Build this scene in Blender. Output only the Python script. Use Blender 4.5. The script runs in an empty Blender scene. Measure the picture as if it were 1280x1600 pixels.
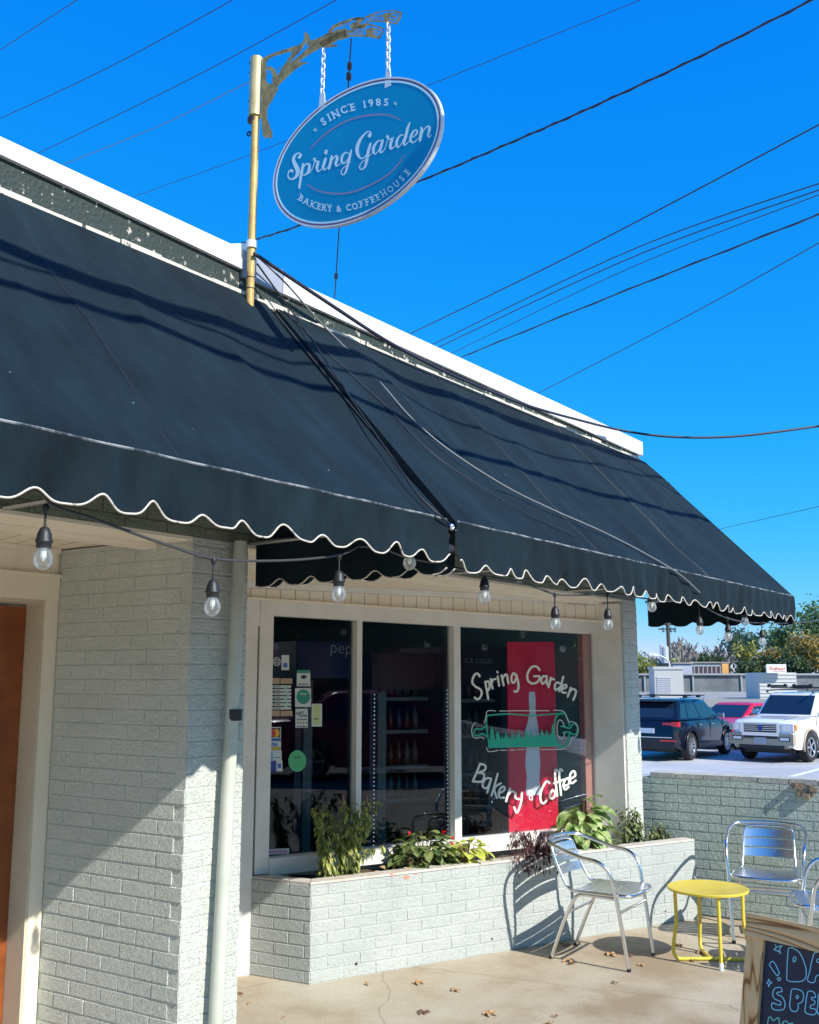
import bpy, bmesh, math, random
from mathutils import Vector, Matrix
R = math.radians
random.seed(7)
C = bpy.context.scene.collection
SC = bpy.context.scene
# ---------------------------------------------------------------- camera
F, HZ, EYE = 1600.0, 1060.0, 1.6
PITCH = math.atan((HZ - 800) / F)
cam = bpy.data.cameras.new('camera')
cam.sensor_fit = 'HORIZONTAL'; cam.sensor_width = 32.0; cam.lens = 40.0
cam.clip_start = 0.05; cam.clip_end = 3000
camo = bpy.data.objects.new('camera', cam); C.objects.link(camo)
camo.location = (0, 0, EYE); camo.rotation_euler = (R(90) + PITCH, 0, 0)
SC.camera = camo
# ---------------------------------------------------------------- sky, sun, exposure
SUN_AZ, SUN_EL = 131.0, 38.0
w = bpy.data.worlds.new('World'); SC.world = w; w.use_nodes = True
nt = w.node_tree; nt.nodes.clear()
sky = nt.nodes.new('ShaderNodeTexSky'); sky.sky_type = 'NISHITA'; sky.sun_disc = False
sky.sun_elevation = R(SUN_EL); sky.sun_rotation = R(SUN_AZ); sky.altitude = 300
sky.air_density = 1.0; sky.dust_density = 0.0; sky.ozone_density = 2.0
sp = nt.nodes.new('ShaderNodeSeparateColor'); cb = nt.nodes.new('ShaderNodeCombineColor')
nt.links.new(sky.outputs[0], sp.inputs[0])
for k, (ref, pw, out) in enumerate(((6.65, 2.5, 1.55), (7.61, .68, 2.80), (6.44, .12, 3.95))):     # deep polarised blue: tone curve per channel
    dv = nt.nodes.new('ShaderNodeMath'); dv.operation = 'DIVIDE'; dv.inputs[1].default_value = ref; nt.links.new(sp.outputs[k], dv.inputs[0])
    po = nt.nodes.new('ShaderNodeMath'); po.operation = 'POWER'; po.inputs[1].default_value = pw; nt.links.new(dv.outputs[0], po.inputs[0])
    mi = nt.nodes.new('ShaderNodeMath'); mi.operation = 'MINIMUM'; mi.inputs[1].default_value = (4.5, 3.2, 1.8)[k]; nt.links.new(po.outputs[0], mi.inputs[0])
    ml_ = nt.nodes.new('ShaderNodeMath'); ml_.operation = 'MULTIPLY'; ml_.inputs[1].default_value = out; nt.links.new(mi.outputs[0], ml_.inputs[0]); nt.links.new(ml_.outputs[0], cb.inputs[k])
bg = nt.nodes.new('ShaderNodeBackground'); bg.inputs[1].default_value = 0.15
wo = nt.nodes.new('ShaderNodeOutputWorld')
nt.links.new(cb.outputs[0], bg.inputs[0]); nt.links.new(bg.outputs[0], wo.inputs[0])
SV = Vector((math.sin(R(SUN_AZ)) * math.cos(R(SUN_EL)), math.cos(R(SUN_AZ)) * math.cos(R(SUN_EL)), math.sin(R(SUN_EL))))
sun = bpy.data.lights.new('sun', 'SUN'); sun.energy = 3.6; sun.angle = R(0.53); sun.color = (1.0, 0.955, 0.88)
so = bpy.data.objects.new('sun', sun); C.objects.link(so); so.rotation_euler = SV.to_track_quat('Z', 'Y').to_euler()
so.location = SV * 30
SC.view_settings.view_transform = 'Standard'; SC.view_settings.look = 'None'
SC.view_settings.exposure = 0.82; SC.view_settings.gamma = 1.0
SC.cycles.max_bounces = 8; SC.cycles.transparent_max_bounces = 16

# ---------------------------------------------------------------- geometry of the view: pixels -> points on real planes
CAM = Vector((0, 0, EYE)); CP, SP = math.cos(PITCH), math.sin(PITCH)
def ray(u, v):
    y = (800 - v) / F
    return Vector(((u - 640) / F, CP - y * SP, SP + y * CP))
def onz(u, v, z=0.0):
    d = ray(u, v); return CAM + d * ((z - EYE) / d.z)
def ond(u, v, D):
    d = ray(u, v); return CAM + d * (D / d.y)
def az(a): return Vector((math.sin(R(a)), math.cos(R(a)), 0))
class Plane:
    def __init__(s, p, e, n=None, up=None):
        s.p = Vector(p); s.e = e.normalized(); s.up = (up or Vector((0, 0, 1))).normalized()
        s.n = n if n is not None else Vector((s.e.y, -s.e.x, 0))
    def at(s, u, v, off=0.0):
        d = ray(u, v); p = s.p + s.n * off
        return CAM + d * ((p - CAM).dot(s.n) / d.dot(s.n))
    def P(s, t, off=0.0, z=0.0): return s.p + s.e * t + s.n * off + s.up * z
FA = Plane((-.851, 4.0, 0), az(36))          # the street facade; n points to the street
WD = 58.5
W = Plane((-.947, 5.923, 0), az(WD))         # the angled shop window wall
LFD = az(-57)

# ---------------------------------------------------------------- mesh builder
class MB:
    def __init__(s): s.v = []; s.f = []; s.uv = []; s.sm = False
    def add(s, vs, fs, uvs=None):
        b = len(s.v); s.v += [Vector(x) for x in vs]
        for k, f in enumerate(fs):
            s.f.append([b + i for i in f]); s.uv.append(uvs[k] if uvs else None)
        return s
    def quad(s, a, b, c, d, uv=None): return s.add([a, b, c, d], [(0, 1, 2, 3)], [uv] if uv else None)
    def hexa(s, b, t):   # bottom loop, top loop of n points
        n = len(b)
        return s.add(list(b) + list(t), [tuple(range(n))[::-1], tuple(range(n, 2 * n))] + [(i, (i + 1) % n, n + (i + 1) % n, n + i) for i in range(n)])
    def box(s, c, ex, ey, ez, hx, hy, hz):   # centre, axes, half sizes
        c = Vector(c); ex, ey, ez = Vector(ex), Vector(ey), Vector(ez)
        q = lambda a, b, d: c + ex * (a * hx) + ey * (b * hy) + ez * (d * hz)
        return s.hexa([q(-1, -1, -1), q(1, -1, -1), q(1, 1, -1), q(-1, 1, -1)], [q(-1, -1, 1), q(1, -1, 1), q(1, 1, 1), q(-1, 1, 1)])
    def pbox(s, pl, t0, t1, o0, o1, z0, z1):   # box in a plane's frame
        b = [pl.P(t0, o0, z0), pl.P(t1, o0, z0), pl.P(t1, o1, z0), pl.P(t0, o1, z0)]
        t = [pl.P(t0, o0, z1), pl.P(t1, o0, z1), pl.P(t1, o1, z1), pl.P(t0, o1, z1)]
        return s.hexa(b, t)
    def tube(s, pts, r, n=8, caps=True, closed=False):
        pts = [Vector(p) for p in pts]; m = len(pts)
        rr = r if isinstance(r, (list, tuple)) else [r] * m
        b = len(s.v); prev = None
        for i, p in enumerate(pts):
            a = pts[(i - 1) % m] if (closed or i > 0) else p
            c = pts[(i + 1) % m] if (closed or i < m - 1) else p
            t = (c - a)
            t = t.normalized() if t.length > 1e-9 else Vector((0, 0, 1))
            if prev is None:
                x = t.cross(Vector((0, 0, 1)))
                if x.length < .05: x = t.cross(Vector((1, 0, 0)))
            else: x = prev - t * prev.dot(t)
            x.normalize(); prev = x; y = t.cross(x)
            for k in range(n):
                an = 2 * math.pi * k / n
                s.v.append(p + (x * math.cos(an) + y * math.sin(an)) * rr[i])
        for i in range(m if closed else m - 1):
            j = (i + 1) % m
            for k in range(n):
                s.f.append([b + i * n + k, b + i * n + (k + 1) % n, b + j * n + (k + 1) % n, b + j * n + k]); s.uv.append(None)
        if caps and not closed:
            s.f.append([b + k for k in range(n)][::-1]); s.uv.append(None)
            s.f.append([b + (m - 1) * n + k for k in range(n)]); s.uv.append(None)
        return s
    def lathe(s, base, axis, prof, n=16):   # prof: (h, r)
        axis = Vector(axis).normalized(); x = axis.cross(Vector((0, 0, 1)))
        if x.length < .05: x = Vector((1, 0, 0))
        x.normalize(); y = axis.cross(x); b = len(s.v); base = Vector(base)
        for h, r in prof:
            for k in range(n):
                a = 2 * math.pi * k / n
                s.v.append(base + axis * h + (x * math.cos(a) + y * math.sin(a)) * max(r, 1e-5))
        for i in range(len(prof) - 1):
            for k in range(n):
                s.f.append([b + i * n + k, b + i * n + (k + 1) % n, b + (i + 1) * n + (k + 1) % n, b + (i + 1) * n + k]); s.uv.append(None)
        return s
    def poly(s, pts, thick=None):   # flat polygon, extruded by vector thick
        if thick is None: return s.add(pts, [tuple(range(len(pts)))])
        return s.hexa([p for p in pts], [p + thick for p in pts])
    def build(s, name, mat, parent=None, smooth=None, auto=None):
        me = bpy.data.meshes.new(name)
        me.from_pydata([tuple(v) for v in s.v], [], s.f)
        uvl = me.uv_layers.new(name='UVMap')
        for k, p in enumerate(me.polygons):
            nn = p.normal
            if s.uv[k] is not None:
                for li, q in zip(p.loop_indices, s.uv[k]): uvl.data[li].uv = q
            elif abs(nn.z) > .75:
                for li, vi in zip(p.loop_indices, p.vertices):
                    v = s.v[vi]; uvl.data[li].uv = (v.x, v.y)
            else:
                t = Vector((-nn.y, nn.x, 0)).normalized()
                for li, vi in zip(p.loop_indices, p.vertices):
                    v = s.v[vi]; uvl.data[li].uv = (v.dot(t), v.z)
        if smooth or (smooth is None and s.sm):
            me.polygons.foreach_set('use_smooth', [True] * len(me.polygons))
        mats = mat if isinstance(mat, (list, tuple)) else [mat]
        for m in mats: me.materials.append(m)
        me.update()
        o = bpy.data.objects.new(name, me); C.objects.link(o)
        if parent is not None: o.parent = parent
        if auto:
            bm = bmesh.new(); bm.from_mesh(me)
            for e in bm.edges:
                if len(e.link_faces) == 2 and e.calc_face_angle(0) > R(auto): e.smooth = False
            bm.to_mesh(me); bm.free()
        return o
def tag(o, label=None, cat=None, group=None, kind=None):
    if label: o['label'] = label
    if cat: o['category'] = cat
    if group: o['group'] = group
    if kind: o['kind'] = kind
    return o
def thing(name, label, cat, loc=(0, 0, 0), rz=0.0, group=None):
    o = bpy.data.objects.new(name, None); C.objects.link(o); o.location = loc; o.rotation_euler = (0, 0, rz)
    o.empty_display_size = .1
    return tag(o, label, cat, group)
def copy_tree(o, parent=None):
    c = o.copy(); C.objects.link(c); c.parent = parent
    for ch in o.children: copy_tree(ch, c)
    return c
def smoothpath(pts, k=6):   # Catmull-Rom
    pts = [tuple(p) for p in pts]; n = len(pts); out = []
    for i in range(n - 1):
        p0, p1, p2, p3 = pts[max(i - 1, 0)], pts[i], pts[i + 1], pts[min(i + 2, n - 1)]
        for j in range(k):
            t = j / k
            out.append(tuple(.5 * (2 * b + (c - a) * t + (2 * a - 5 * b + 4 * c - d) * t * t + (3 * b - a - 3 * c + d) * t ** 3) for a, b, c, d in zip(p0, p1, p2, p3)))
    out.append(pts[-1]); return out
def fillet(pts, r, k=5):
    pts = [Vector(p) for p in pts]; out = [pts[0]]
    for i in range(1, len(pts) - 1):
        a, b, c = pts[i - 1], pts[i], pts[i + 1]
        rr = min(r, (a - b).length * .48, (c - b).length * .48)
        p, q = b + (a - b).normalized() * rr, b + (c - b).normalized() * rr
        for j in range(k + 1):
            t = j / k; out.append(p * (1 - t) ** 2 + b * 2 * t * (1 - t) + q * t * t)
    out.append(pts[-1]); return out

# ---------------------------------------------------------------- materials
MATS = {}
def brick_face(mb, p0, e, n, width, z0, z1, proud=.0035, w=.2, h=.0645, j=.0065, seed=0, start=0.0):
    """courses of bricks standing proud of a wall face; p0 = lower left corner, e along, n outwards"""
    rnd = random.Random(seed); e = e.normalized(); n = n.normalized(); up = Vector((0, 0, 1)); row = 0; z = z0
    while z < z1 - .01:
        zt = min(z + h, z1); x = start - (w / 2 if row % 2 else 0) + rnd.uniform(-.004, .004)
        while x < width - .004:
            xa, xb = max(x, 0) + (j * .33 if x > 0 else 0), min(x + w + rnd.uniform(-.003, .003), width); xe = xb - (j * .33 if xb < width else 0)
            if xe - xa > .012:
                pr = proud + rnd.uniform(-.0009, .0009); c = .0022; za, zb = z + j * .5 + rnd.uniform(-.0006, .0006), zt - j * .5 + rnd.uniform(-.0006, .0006)
                b = [p0 + e * a + up * q for a, q in ((xa, za), (xe, za), (xe, zb), (xa, zb))]
                ex0 = 0 if xa == 0 else c; ex1 = 0 if xe >= width - 1e-6 else c
                t = [p0 + e * a + up * q + n * pr for a, q in ((xa + ex0, za + c), (xe - ex1, za + c), (xe - ex1, zb - c), (xa + ex0, zb - c))]
                mb.add(b + t, [(0, 1, 5, 4), (1, 2, 6, 5), (2, 3, 7, 6), (3, 0, 4, 7), (4, 5, 6, 7)])
            x += w
        z += h; row += 1
def paint_mat(name, col, col2, worn, amp=.006, scale=42, rough=.6):
    m = bpy.data.materials.new(name); m.use_nodes = True; t = m.node_tree; N = t.nodes.new; L = t.links.new
    b = t.nodes['Principled BSDF']; b.inputs['Roughness'].default_value = rough; g = N('ShaderNodeNewGeometry')
    n1 = N('ShaderNodeTexNoise'); n1.inputs['Scale'].default_value = 2.6; n1.inputs['Detail'].default_value = 8; n1.inputs['Roughness'].default_value = .7; L(g.outputs['Position'], n1.inputs['Vector'])
    r1 = N('ShaderNodeValToRGB'); r1.color_ramp.elements[0].position = .36; r1.color_ramp.elements[1].position = .66; r1.color_ramp.elements[0].color = (*col, 1); r1.color_ramp.elements[1].color = (*col2, 1); L(n1.outputs[0], r1.inputs[0])
    n3 = N('ShaderNodeTexNoise'); n3.inputs['Scale'].default_value = 26; n3.inputs['Detail'].default_value = 8; n3.inputs['Roughness'].default_value = .75; L(g.outputs['Position'], n3.inputs['Vector'])
    r3 = N('ShaderNodeValToRGB'); r3.color_ramp.elements[0].position = .70; r3.color_ramp.elements[1].position = .73; r3.color_ramp.elements[0].color = (0, 0, 0, 1); r3.color_ramp.elements[1].color = (.7, .7, .7, 1); L(n3.outputs[0], r3.inputs[0])
    m2 = N('ShaderNodeMix'); m2.data_type = 'RGBA'; L(r3.outputs[0], m2.inputs['Factor']); L(r1.outputs[0], m2.inputs['A']); m2.inputs['B'].default_value = (*worn, 1); L(m2.outputs['Result'], b.inputs['Base Color'])
    mu = N('ShaderNodeTexNoise'); mu.inputs['Scale'].default_value = scale; mu.inputs['Detail'].default_value = 4; mu.inputs['Roughness'].default_value = .6; mu.inputs['Distortion'].default_value = 1.6; L(g.outputs['Position'], mu.inputs['Vector'])
    b2 = N('ShaderNodeBump'); b2.inputs['Distance'].default_value = amp; b2.inputs['Strength'].default_value = 1; L(mu.outputs[0], b2.inputs['Height']); L(b2.outputs[0], b.inputs['Normal'])
    return m
def pm(name, col, rough=.6, metal=0.0, col2=None, vs=8.0, bump=0.0, bs=60.0, detail=6, coat=0.0, spec=.5, sheen=0.0, thr=None, coord='Generated', emit=None):
    if name in MATS: return MATS[name]
    m = bpy.data.materials.new(name); m.use_nodes = True; t = m.node_tree; b = t.nodes['Principled BSDF']
    b.inputs['Base Color'].default_value = (*col, 1); b.inputs['Roughness'].default_value = rough
    b.inputs['Metallic'].default_value = metal; b.inputs['Coat Weight'].default_value = coat
    b.inputs['Specular IOR Level'].default_value = spec; b.inputs['Sheen Weight'].default_value = sheen
    g = t.nodes.new('ShaderNodeNewGeometry')
    if col2 is not None:
        n = t.nodes.new('ShaderNodeTexNoise'); n.inputs['Scale'].default_value = vs; n.inputs['Detail'].default_value = detail; n.inputs['Roughness'].default_value = .65
        t.links.new(g.outputs['Position'], n.inputs['Vector'])
        r = t.nodes.new('ShaderNodeValToRGB')
        lo, hi = thr if thr else (.35, .68)
        r.color_ramp.elements[0].position = lo; r.color_ramp.elements[1].position = hi
        r.color_ramp.elements[0].color = (*col, 1); r.color_ramp.elements[1].color = (*col2, 1)
        t.links.new(n.outputs[0], r.inputs[0]); t.links.new(r.outputs[0], b.inputs['Base Color'])
    if bump:
        n2 = t.nodes.new('ShaderNodeTexNoise'); n2.inputs['Scale'].default_value = bs; n2.inputs['Detail'].default_value = 5
        t.links.new(g.outputs['Position'], n2.inputs['Vector'])
        bp = t.nodes.new('ShaderNodeBump'); bp.inputs['Strength'].default_value = 1.0; bp.inputs['Distance'].default_value = bump
        t.links.new(n2.outputs[0], bp.inputs['Height']); t.links.new(bp.outputs[0], b.inputs['Normal'])
    if emit: b.inputs['Emission Color'].default_value = (*emit[0], 1); b.inputs['Emission Strength'].default_value = emit[1]
    MATS[name] = m; return m

def brick_mat(name, col, col2, worn, joint=.0032, rough_amp=.004, paint_chips=False, scale_w=.2, scale_h=.0645):
    m = bpy.data.materials.new(name); m.use_nodes = True; t = m.node_tree; N = t.nodes.new; L = t.links.new
    b = t.nodes['Principled BSDF']; b.inputs['Roughness'].default_value = .62
    uv = N('ShaderNodeTexCoord'); br = N('ShaderNodeTexBrick'); g = N('ShaderNodeNewGeometry')
    dn = N('ShaderNodeTexNoise'); dn.inputs['Scale'].default_value = 9; L(g.outputs['Position'], dn.inputs['Vector'])
    ds = N('ShaderNodeVectorMath'); ds.operation = 'SCALE'; ds.inputs['Scale'].default_value = .006
    sb = N('ShaderNodeVectorMath'); sb.operation = 'SUBTRACT'; sb.inputs[1].default_value = (.5, .5, .5)
    L(dn.outputs['Color'], sb.inputs[0]); L(sb.outputs[0], ds.inputs[0])
    ad = N('ShaderNodeVectorMath'); L(uv.outputs['UV'], ad.inputs[0]); L(ds.outputs[0], ad.inputs[1]); L(ad.outputs[0], br.inputs['Vector'])
    br.inputs['Scale'].default_value = 1.0; br.inputs['Brick Width'].default_value = scale_w; br.inputs['Row Height'].default_value = scale_h
    br.inputs['Mortar Size'].default_value = joint; br.inputs['Mortar Smooth'].default_value = .45; br.inputs['Bias'].default_value = 0
    br.inputs['Color1'].default_value = (1, 1, 1, 1); br.inputs['Color2'].default_value = (.93, .93, .93, 1); br.inputs['Mortar'].default_value = (.90, .90, .90, 1)
    n1 = N('ShaderNodeTexNoise'); n1.inputs['Scale'].default_value = 2.3; n1.inputs['Detail'].default_value = 7; n1.inputs['Roughness'].default_value = .7; L(g.outputs['Position'], n1.inputs['Vector'])
    r1 = N('ShaderNodeValToRGB'); r1.color_ramp.elements[0].position = .36; r1.color_ramp.elements[1].position = .66
    r1.color_ramp.elements[0].color = (*col, 1); r1.color_ramp.elements[1].color = (*col2, 1); L(n1.outputs[0], r1.inputs[0])
    mx = N('ShaderNodeMix'); mx.data_type = 'RGBA'; mx.blend_type = 'MULTIPLY'; mx.inputs['Factor'].default_value = 1
    L(r1.outputs[0], mx.inputs['A']); L(br.outputs['Color'], mx.inputs['B'])
    n3 = N('ShaderNodeTexNoise'); n3.inputs['Scale'].default_value = 26; n3.inputs['Detail'].default_value = 8; n3.inputs['Roughness'].default_value = .75; L(g.outputs['Position'], n3.inputs['Vector'])
    r3 = N('ShaderNodeValToRGB'); r3.color_ramp.elements[0].position = .715; r3.color_ramp.elements[1].position = .74
    r3.color_ramp.elements[0].color = (0, 0, 0, 1); r3.color_ramp.elements[1].color = (.75, .75, .75, 1); L(n3.outputs[0], r3.inputs[0])
    m2 = N('ShaderNodeMix'); m2.data_type = 'RGBA'; L(r3.outputs[0], m2.inputs['Factor']); L(mx.outputs['Result'], m2.inputs['A']); m2.inputs['B'].default_value = (*worn, 1)
    L(m2.outputs['Result'], b.inputs['Base Color'])
    # relief: joints recessed, crinkled slump faces
    inv = N('ShaderNodeMath'); inv.operation = 'SUBTRACT'; inv.inputs[0].default_value = 1; L(br.outputs['Fac'], inv.inputs[1])
    mp = N('ShaderNodeMapping'); mp.inputs['Scale'].default_value = (1, 1, 1.25); L(g.outputs['Position'], mp.inputs['Vector'])
    mu = N('ShaderNodeTexNoise'); mu.inputs['Scale'].default_value = 42; mu.inputs['Detail'].default_value = 3; mu.inputs['Roughness'].default_value = .55; mu.inputs['Distortion'].default_value = 1.2
    L(mp.outputs[0], mu.inputs['Vector'])
    b1 = N('ShaderNodeBump'); b1.inputs['Distance'].default_value = .011; b1.inputs['Strength'].default_value = .9; L(inv.outputs[0], b1.inputs['Height'])
    mm = N('ShaderNodeMath'); mm.operation = 'MULTIPLY'; L(mu.outputs[0], mm.inputs[0]); L(inv.outputs[0], mm.inputs[1])
    b2 = N('ShaderNodeBump'); b2.inputs['Distance'].default_value = rough_amp * 2.2; b2.inputs['Strength'].default_value = .9; L(mm.outputs[0], b2.inputs['Height']); L(b1.outputs[0], b2.inputs['Normal'])
    L(b2.outputs[0], b.inputs['Normal'])
    return m
M = {}
M['brick'] = paint_mat('painted_brick', (.56, .595, .53), (.63, .66, .60), (.42, .44, .38), .011, 55)
M['brick_wall'] = paint_mat('painted_wall_brick', (.37, .455, .405), (.49, .56, .50), (.62, .64, .56), .014, 34)
M['brick_planter'] = paint_mat('painted_planter_brick', (.42, .455, .43), (.50, .53, .50), (.36, .36, .32), .008)
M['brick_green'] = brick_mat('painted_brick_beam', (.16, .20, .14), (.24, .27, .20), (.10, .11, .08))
M['trim'] = pm('cream_trim_paint', (.84, .75, .59), .45, col2=(.88, .81, .67), vs=3, bump=.0006, bs=40)
M['trim_w'] = pm('white_trim_paint', (.80, .79, .75), .42, col2=(.70, .68, .62), vs=5, bump=.0008, bs=50)
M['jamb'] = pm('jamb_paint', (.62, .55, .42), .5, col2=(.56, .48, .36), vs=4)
M['soffit'] = pm('soffit_board_paint', (.80, .73, .62), .5, col2=(.74, .67, .56), vs=3)
M['coping'] = pm('white_metal_coping', (.74, .76, .75), .45, col2=(.64, .65, .62), vs=5, bump=.0015, bs=12)
M['peel'] = pm('peeling_paint_coping_shade', (.022, .038, .034), .7, col2=(.50, .47, .40), vs=24, thr=(.60, .63), bump=.006, bs=60, detail=10)
M['ledge'] = pm('flaking_white_ledge', (.66, .60, .50), .7, col2=(.12, .12, .10), vs=30, thr=(.60, .68), bump=.004, bs=90)
M['door'] = pm('varnished_door_wood', (.21, .055, .014), .32, col2=(.32, .09, .022), vs=7, coat=.3)
M['alu'] = pm('brushed_aluminium', (.78, .79, .80), .24, 1.0)
M['alu_slat'] = pm('aluminium_slat', (.72, .74, .78), .30, 1.0, bump=.0004, bs=300)
M['galv'] = pm('galvanised_steel', (.62, .63, .63), .38, .9, col2=(.45, .46, .46), vs=40)
M['black'] = pm('black_rubber', (.018, .019, .021), .5)
M['wire'] = pm('cable_sheath', (.025, .025, .045), .5)
M['cord'] = pm('black_light_cord', (.05, .052, .055), .45)
M['wire_lt'] = pm('weathered_grey_cable', (.20, .21, .21), .55)
M['yellow'] = pm('yellow_powder_coat', (.74, .58, .06), .38, col2=(.68, .52, .055), vs=12)
M['pipe'] = pm('painted_downpipe', (.47, .50, .41), .5, col2=(.58, .60, .52), vs=4)
M['brass'] = pm('aged_brass_sheet', (.66, .44, .13), .42, .15, col2=(.24, .15, .05), vs=26, bump=.001, bs=40)
M['pole'] = pm('yellowed_steel_pole', (.62, .42, .13), .5, .1, col2=(.44, .22, .07), vs=16, thr=(.45, .75), detail=9)
M['sleeve'] = pm('cream_brass_sleeve', (.72, .56, .26), .42, .3, col2=(.40, .29, .10), vs=9, thr=(.45, .8))
M['white'] = pm('white_enamel', (.82, .85, .84), .45)
M['signblue'] = pm('blue_sign_enamel', (.002, .30, .53), .42, col2=(.003, .33, .57), vs=4)
M['letter'] = pm('pale_lettering', (.78, .95, .96), .5)
M['signline'] = pm('maroon_line', (.30, .10, .16), .5)
M['rose'] = pm('rose_line', (.38, .28, .42), .5)

def glass_mat(name, tint=(.55, .72, .80), refl=1.0, ior=1.5, rough=0.0):
    m = bpy.data.materials.new(name); m.use_nodes = True; t = m.node_tree; t.nodes.clear(); N = t.nodes.new; L = t.links.new
    o = N('ShaderNodeOutputMaterial'); tr = N('ShaderNodeBsdfTransparent'); gl = N('ShaderNodeBsdfGlossy'); fr = N('ShaderNodeFresnel'); mx = N('ShaderNodeMixShader')
    tr.inputs[0].default_value = (*tint, 1); gl.inputs['Roughness'].default_value = rough; fr.inputs[0].default_value = ior
    gl.inputs[0].default_value = (.9, .95, 1, 1)
    mul = N('ShaderNodeMath'); mul.operation = 'MULTIPLY'; mul.inputs[1].default_value = refl; mul.use_clamp = True
    L(fr.outputs[0], mul.inputs[0]); L(mul.outputs[0], mx.inputs[0]); L(tr.outputs[0], mx.inputs[1]); L(gl.outputs[0], mx.inputs[2]); L(mx.outputs[0], o.inputs[0])
    return m
M['glass'] = glass_mat('shop_window_glass', (.90, .95, .97), .42)
M['bulb'] = glass_mat('bulb_glass', (.96, .96, .94), 1.3)
_t = M['bulb'].node_tree; _o = [n for n in _t.nodes if n.type == 'OUTPUT_MATERIAL'][0]; _s = _o.inputs[0].links[0].from_socket
_tr = _t.nodes.new('ShaderNodeBsdfTranslucent'); _tr.inputs[0].default_value = (.9, .9, .86, 1); _m = _t.nodes.new('ShaderNodeMixShader'); _m.inputs[0].default_value = .34
_t.links.new(_s, _m.inputs[1]); _t.links.new(_tr.outputs[0], _m.inputs[2]); _t.links.new(_m.outputs[0], _o.inputs[0])
M['carglass'] = pm('car_glass', (.012, .022, .034), .04, spec=.8)
# ================================================================ GROUND
def concrete(name, c1, c2, c3, stain_scale=1.2):
    m = bpy.data.materials.new(name); m.use_nodes = True; t = m.node_tree; N = t.nodes.new; L = t.links.new
    b = t.nodes['Principled BSDF']; b.inputs['Roughness'].default_value = .8
    g = N('ShaderNodeNewGeometry')
    n1 = N('ShaderNodeTexNoise'); n1.inputs['Scale'].default_value = stain_scale; n1.inputs['Detail'].default_value = 8; n1.inputs['Roughness'].default_value = .62
    n2 = N('ShaderNodeTexNoise'); n2.inputs['Scale'].default_value = 55; n2.inputs['Detail'].default_value = 6; n2.inputs['Roughness'].default_value = .8
    L(g.outputs['Position'], n1.inputs['Vector']); L(g.outputs['Position'], n2.inputs['Vector'])
    r = N('ShaderNodeValToRGB'); e = r.color_ramp.elements; e[0].position = .36; e[0].color = (*c1, 1); e[1].position = .64; e[1].color = (*c2, 1)
    x = e.new(.5); x.color = (*c3, 1)
    L(n1.outputs[0], r.inputs[0])
    r2 = N('ShaderNodeValToRGB'); r2.color_ramp.elements[0].position = .3; r2.color_ramp.elements[0].color = (.72, .71, .69, 1); r2.color_ramp.elements[1].position = .6; r2.color_ramp.elements[1].color = (1, 1, 1, 1)
    L(n2.outputs[0], r2.inputs[0])
    mx = N('ShaderNodeMix'); mx.data_type = 'RGBA'; mx.blend_type = 'MULTIPLY'; mx.inputs['Factor'].default_value = .7; L(r.outputs[0], mx.inputs['A']); L(r2.outputs[0], mx.inputs['B'])
    # thin cracks
    vo = N('ShaderNodeTexVoronoi'); vo.feature = 'DISTANCE_TO_EDGE'; vo.inputs['Scale'].default_value = .55
    wn = N('ShaderNodeTexNoise'); wn.inputs['Scale'].default_value = 3.5; wn.inputs['Detail'].default_value = 6
    L(g.outputs['Position'], wn.inputs['Vector'])
    mm = N('ShaderNodeMix'); mm.data_type = 'RGBA'; mm.inputs['Factor'].default_value = .12; L(g.outputs['Position'], mm.inputs['A']); L(wn.outputs['Color'], mm.inputs['B']); L(mm.outputs['Result'], vo.inputs['Vector'])
    cr = N('ShaderNodeMapRange'); cr.inputs['From Max'].default_value = .0035; cr.inputs['To Min'].default_value = .68; L(vo.outputs['Distance'], cr.inputs[0])
    m3 = N('ShaderNodeMix'); m3.data_type = 'RGBA'; m3.blend_type = 'MULTIPLY'; m3.inputs['Factor'].default_value = 1; L(mx.outputs['Result'], m3.inputs['A']); L(cr.outputs[0], m3.inputs['B'])
    L(m3.outputs['Result'], b.inputs['Base Color'])
    bp = N('ShaderNodeBump'); bp.inputs['Distance'].default_value = .0025; L(n2.outputs[0], bp.inputs['Height']); L(bp.outputs[0], b.inputs['Normal'])
    return m
M['patio'] = concrete('patio_concrete', (.33, .25, .16), (.52, .475, .375), (.46, .39, .285))
M['lot'] = concrete('lot_concrete', (.42, .42, .42), (.56, .56, .56), (.50, .50, .495), .4)
M['asphalt'] = pm('asphalt', (.26, .25, .24), .85, col2=(.32, .31, .30), vs=3, bump=.004, bs=120)  # road out of view, paled beyond plain asphalt to bounce light under the awnings
M['grassfar'] = pm('far_ground', (.16, .17, .09), .95, col2=(.26, .24, .17), vs=.05)

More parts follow.
